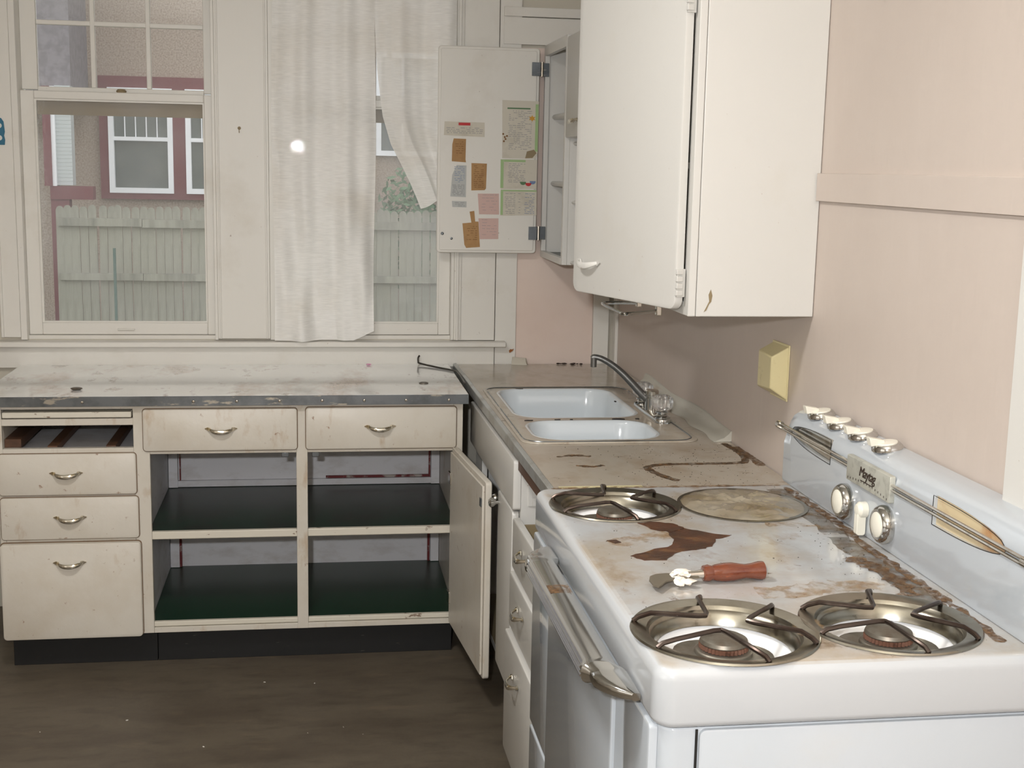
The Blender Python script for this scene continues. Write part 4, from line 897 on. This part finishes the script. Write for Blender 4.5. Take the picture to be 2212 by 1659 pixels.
p = poly_paper('paper_clipping', m_brownp, [(-.569, 1.560), (-.520, 1.562), (-.515, 1.568), (-.513, 1.658), (-.570, 1.659)], 'tall brown clipping in the middle of the door, right of the blue-inked slip', 'clipping'); lines(p, 'print', m_inkbr, -.562, -.524, 1.57, 1.650, .007, 3)
p = poly_paper('paper_slip', m_blue_p, [(-.646, 1.537), (-.589, 1.535), (-.588, 1.650), (-.624, 1.651), (-.640, 1.615)], 'pale slip with blue handwriting below the upper brown clipping', 'paper slip'); lines(p, 'print', m_inkb, -.634, -.594, 1.59, 1.645, .006, 4); lines(p, 'print', m_ink, -.640, -.594, 1.54, 1.58, .0045, 14, gap=.1)
p = poly_paper('paper_slip', m_blue_p, [(-.638, 1.499), (-.586, 1.498), (-.586, 1.520), (-.640, 1.521)], 'small pale torn strip of paper under the blue-inked slip', 'paper slip'); lines(p, 'print', m_ink, -.633, -.592, 1.502, 1.516, .006, 5)
p = poly_paper('pink_note', m_pinkp, [(-.539, 1.474), (-.465, 1.474), (-.467, 1.550), (-.545, 1.549)], 'upper of the two pink handwritten notes', 'note', group='pink notes on the cabinet door'); lines(p, 'print', m_ink, -.532, -.472, 1.48, 1.545, .011, 6, .0010)
p = poly_paper('pink_note', m_pinkp, [(-.535, 1.383), (-.466, 1.384), (-.467, 1.460), (-.541, 1.459)], 'lower of the two pink handwritten notes', 'note', group='pink notes on the cabinet door'); lines(p, 'print', m_ink, -.530, -.474, 1.395, 1.455, .011, 7, .0010)
p = poly_paper('paper_clipping', m_brownp, [(-.585, 1.350), (-.534, 1.354), (-.541, 1.447), (-.553, 1.447), (-.557, 1.486), (-.574, 1.483), (-.567, 1.443), (-.600, 1.440), (-.592, 1.362)], 'brown tag-shaped clipping with a narrow top strip, lowest on the door', 'clipping'); lines(p, 'print', m_inkbr, -.585, -.545, 1.375, 1.43, .008, 8)
p = poly_paper('recipe_chart', m_white_p, [(-.457, 1.679), (-.335, 1.679), (-.326, 1.700), (-.325, 1.886), (-.460, 1.887)], 'tall white printed chart with green right edge and flower, top right of the door', 'chart')
BX('green_border', m_gprint, p, (-.337, -.3262, YP-.0014, YP-.0008, 1.705, 1.875)); BX('green_header', m_gdark, p, (-.441, -.356, YP-.0014, YP-.0008, 1.856, 1.861)); lines(p, 'print', m_ink, -.438, -.35, 1.71, 1.850, .0065, 9)
MB().prism([(-.349+.014*math.cos(a*PI/6)*(1 if a % 2 else .5), 1.824+.012*math.sin(a*PI/6)*(1 if a % 2 else .5)) for a in range(12)], 'y', YP-.0018, YP-.0008).build('flower_print', m_orange, p)
MB().prism([(-.372, 1.680), (-.345, 1.682), (-.330, 1.70), (-.340, 1.712), (-.366, 1.705)], 'y', YP-.0018, YP-.0008).build('leaf_print', m_tan, p)
mb = MB()
for a, b in ((-.455, 1.766), (-.441, 1.759), (-.449, 1.755), (-.446, 1.748), (-.452, 1.740)): mb.lathe([(.0036, -.0008), (.0036, 0)], (a, YP-.0008, b), 'y', 8)
mb.build('berry_print', m_inkbr, p)
p = poly_paper('recipe_chart', m_white_p, [(-.461, 1.567), (-.327, 1.570), (-.327, 1.676), (-.463, 1.675)], 'middle printed chart with green border and coloured bowls', 'chart')
BX('green_border', m_gprint, p, (-.4622, -.451, YP-.0014, YP-.0008, 1.571, 1.674), (-.45, -.370, YP-.0014, YP-.0008, 1.666, 1.674)); lines(p, 'print', m_ink, -.435, -.37, 1.588, 1.66, .006, 10)
for (a, b, mm) in ((-.378, 1.592, m_gdark), (-.358, 1.588, m_red), (-.342, 1.595, m_inkb)):
    MB().prism([(a+.011*math.cos(t), b+.009*math.sin(t)) for t in [PI+PI*k/6 for k in range(7)]]+[(a+.011, b+.003), (a-.011, b+.003)], 'y', YP-.0018, YP-.0008).build('bowl_print', mm, p)
p = poly_paper('recipe_chart', m_white_p, [(-.460, 1.470), (-.325, 1.473), (-.326, 1.566), (-.461, 1.565)], 'lowest printed chart with thin columns, above the door hinge', 'chart')
BX('green_border', m_gprint, p, (-.4602, -.451, YP-.0014, YP-.0008, 1.473, 1.559), (-.4598, -.327, YP-.0014, YP-.0008, 1.5595, 1.5645)); lines(p, 'print', m_ink, -.445, -.405, 1.478, 1.552, .0065, 11); lines(p, 'print', m_inkb, -.372, -.334, 1.478, 1.552, .0065, 12); lines(p, 'print', m_ink, -.397, -.386, 1.478, 1.552, .010, 13)

# ------------------------------------------------------------------ curtains
def curtain(name, fx, zt, zb, nu, nv, fy, label):
    mb = MB(); V = []
    for j in range(nv+1):
        v = j/nv; row = []
        for i in range(nu+1):
            u = i/nu; x, z = fx(u, v); row.append(mb.bm.verts.new((x, fy(u, v), z)))
        V.append(row)
    for j in range(nv):
        for i in range(nu): mb.bm.faces.new((V[j][i], V[j][i+1], V[j+1][i+1], V[j+1][i]))
    o = mb.build(name, m_cloth, None, smooth=180); return tag(o, label, 'curtain')
def fxL(u, v):
    z = 2.62-(2.62-1.003)*v; x = -1.285+.365*u
    if v > .8 and u > .8: z += (v-.8)*(u-.8)*.9
    return x + .004*math.sin(9*v+3*u), z
def fyL(u, v):
    a = .6+.4*v
    y = -.034 + .010*math.sin(u*2*PI*2.2+.8*math.sin(3*v)) + .006*math.sin(u*2*PI*5+2*v)
    # slack diagonal folds in the lower half
    s_ = max(0, (v-.35))*1.3
    y += s_*.026*math.sin(u*7-v*9) + s_*.014*math.sin(u*16-v*20+1.2)
    return min(y + .008*noise.noise(Vector((u*4, v*9, 0))), -.011)
curtain('curtain', fxL, 2.62, 1.0, 90, 120, fyL, 'sheer white curtain panel hanging straight over the right window')
Lx = [(2.62, -.935), (2.22, -.925), (1.98, -.912), (1.82, -.892), (1.72, -.862), (1.65, -.825), (1.58, -.79), (1.53, -.768), (1.49, -.752)]
def interp(T, z):
    for (za, xa), (zb, xb) in zip(T, T[1:]):
        if z >= zb: t = (za-z)/(za-zb); return xa+(xb-xa)*t
    return T[-1][1]
def fxR(u, v):
    z = 2.62-(2.62-1.49)*v; xl = interp(Lx, z); xr = -.628
    # fabric below the tie point sweeps toward the right
    k = max(0, (v-.75)/.25); 
    zz = z + k*(.10*u)
    return xl+(xr-xl)*u**(1-.35*k), zz
def fyR(u, v):
    k = v**2
    y = -.024 - .012*k + (.012+.006*k)*math.sin(u*2*PI*1.7+v*1.5+1) + .0025*math.sin(u*2*PI*5+v*3)
    return max(-.046, min(y, -.010))
curtain('curtain', fxR, 2.62, 1.5, 80, 100, fyR, 'sheer white curtain swept aside behind the open cabinet door')
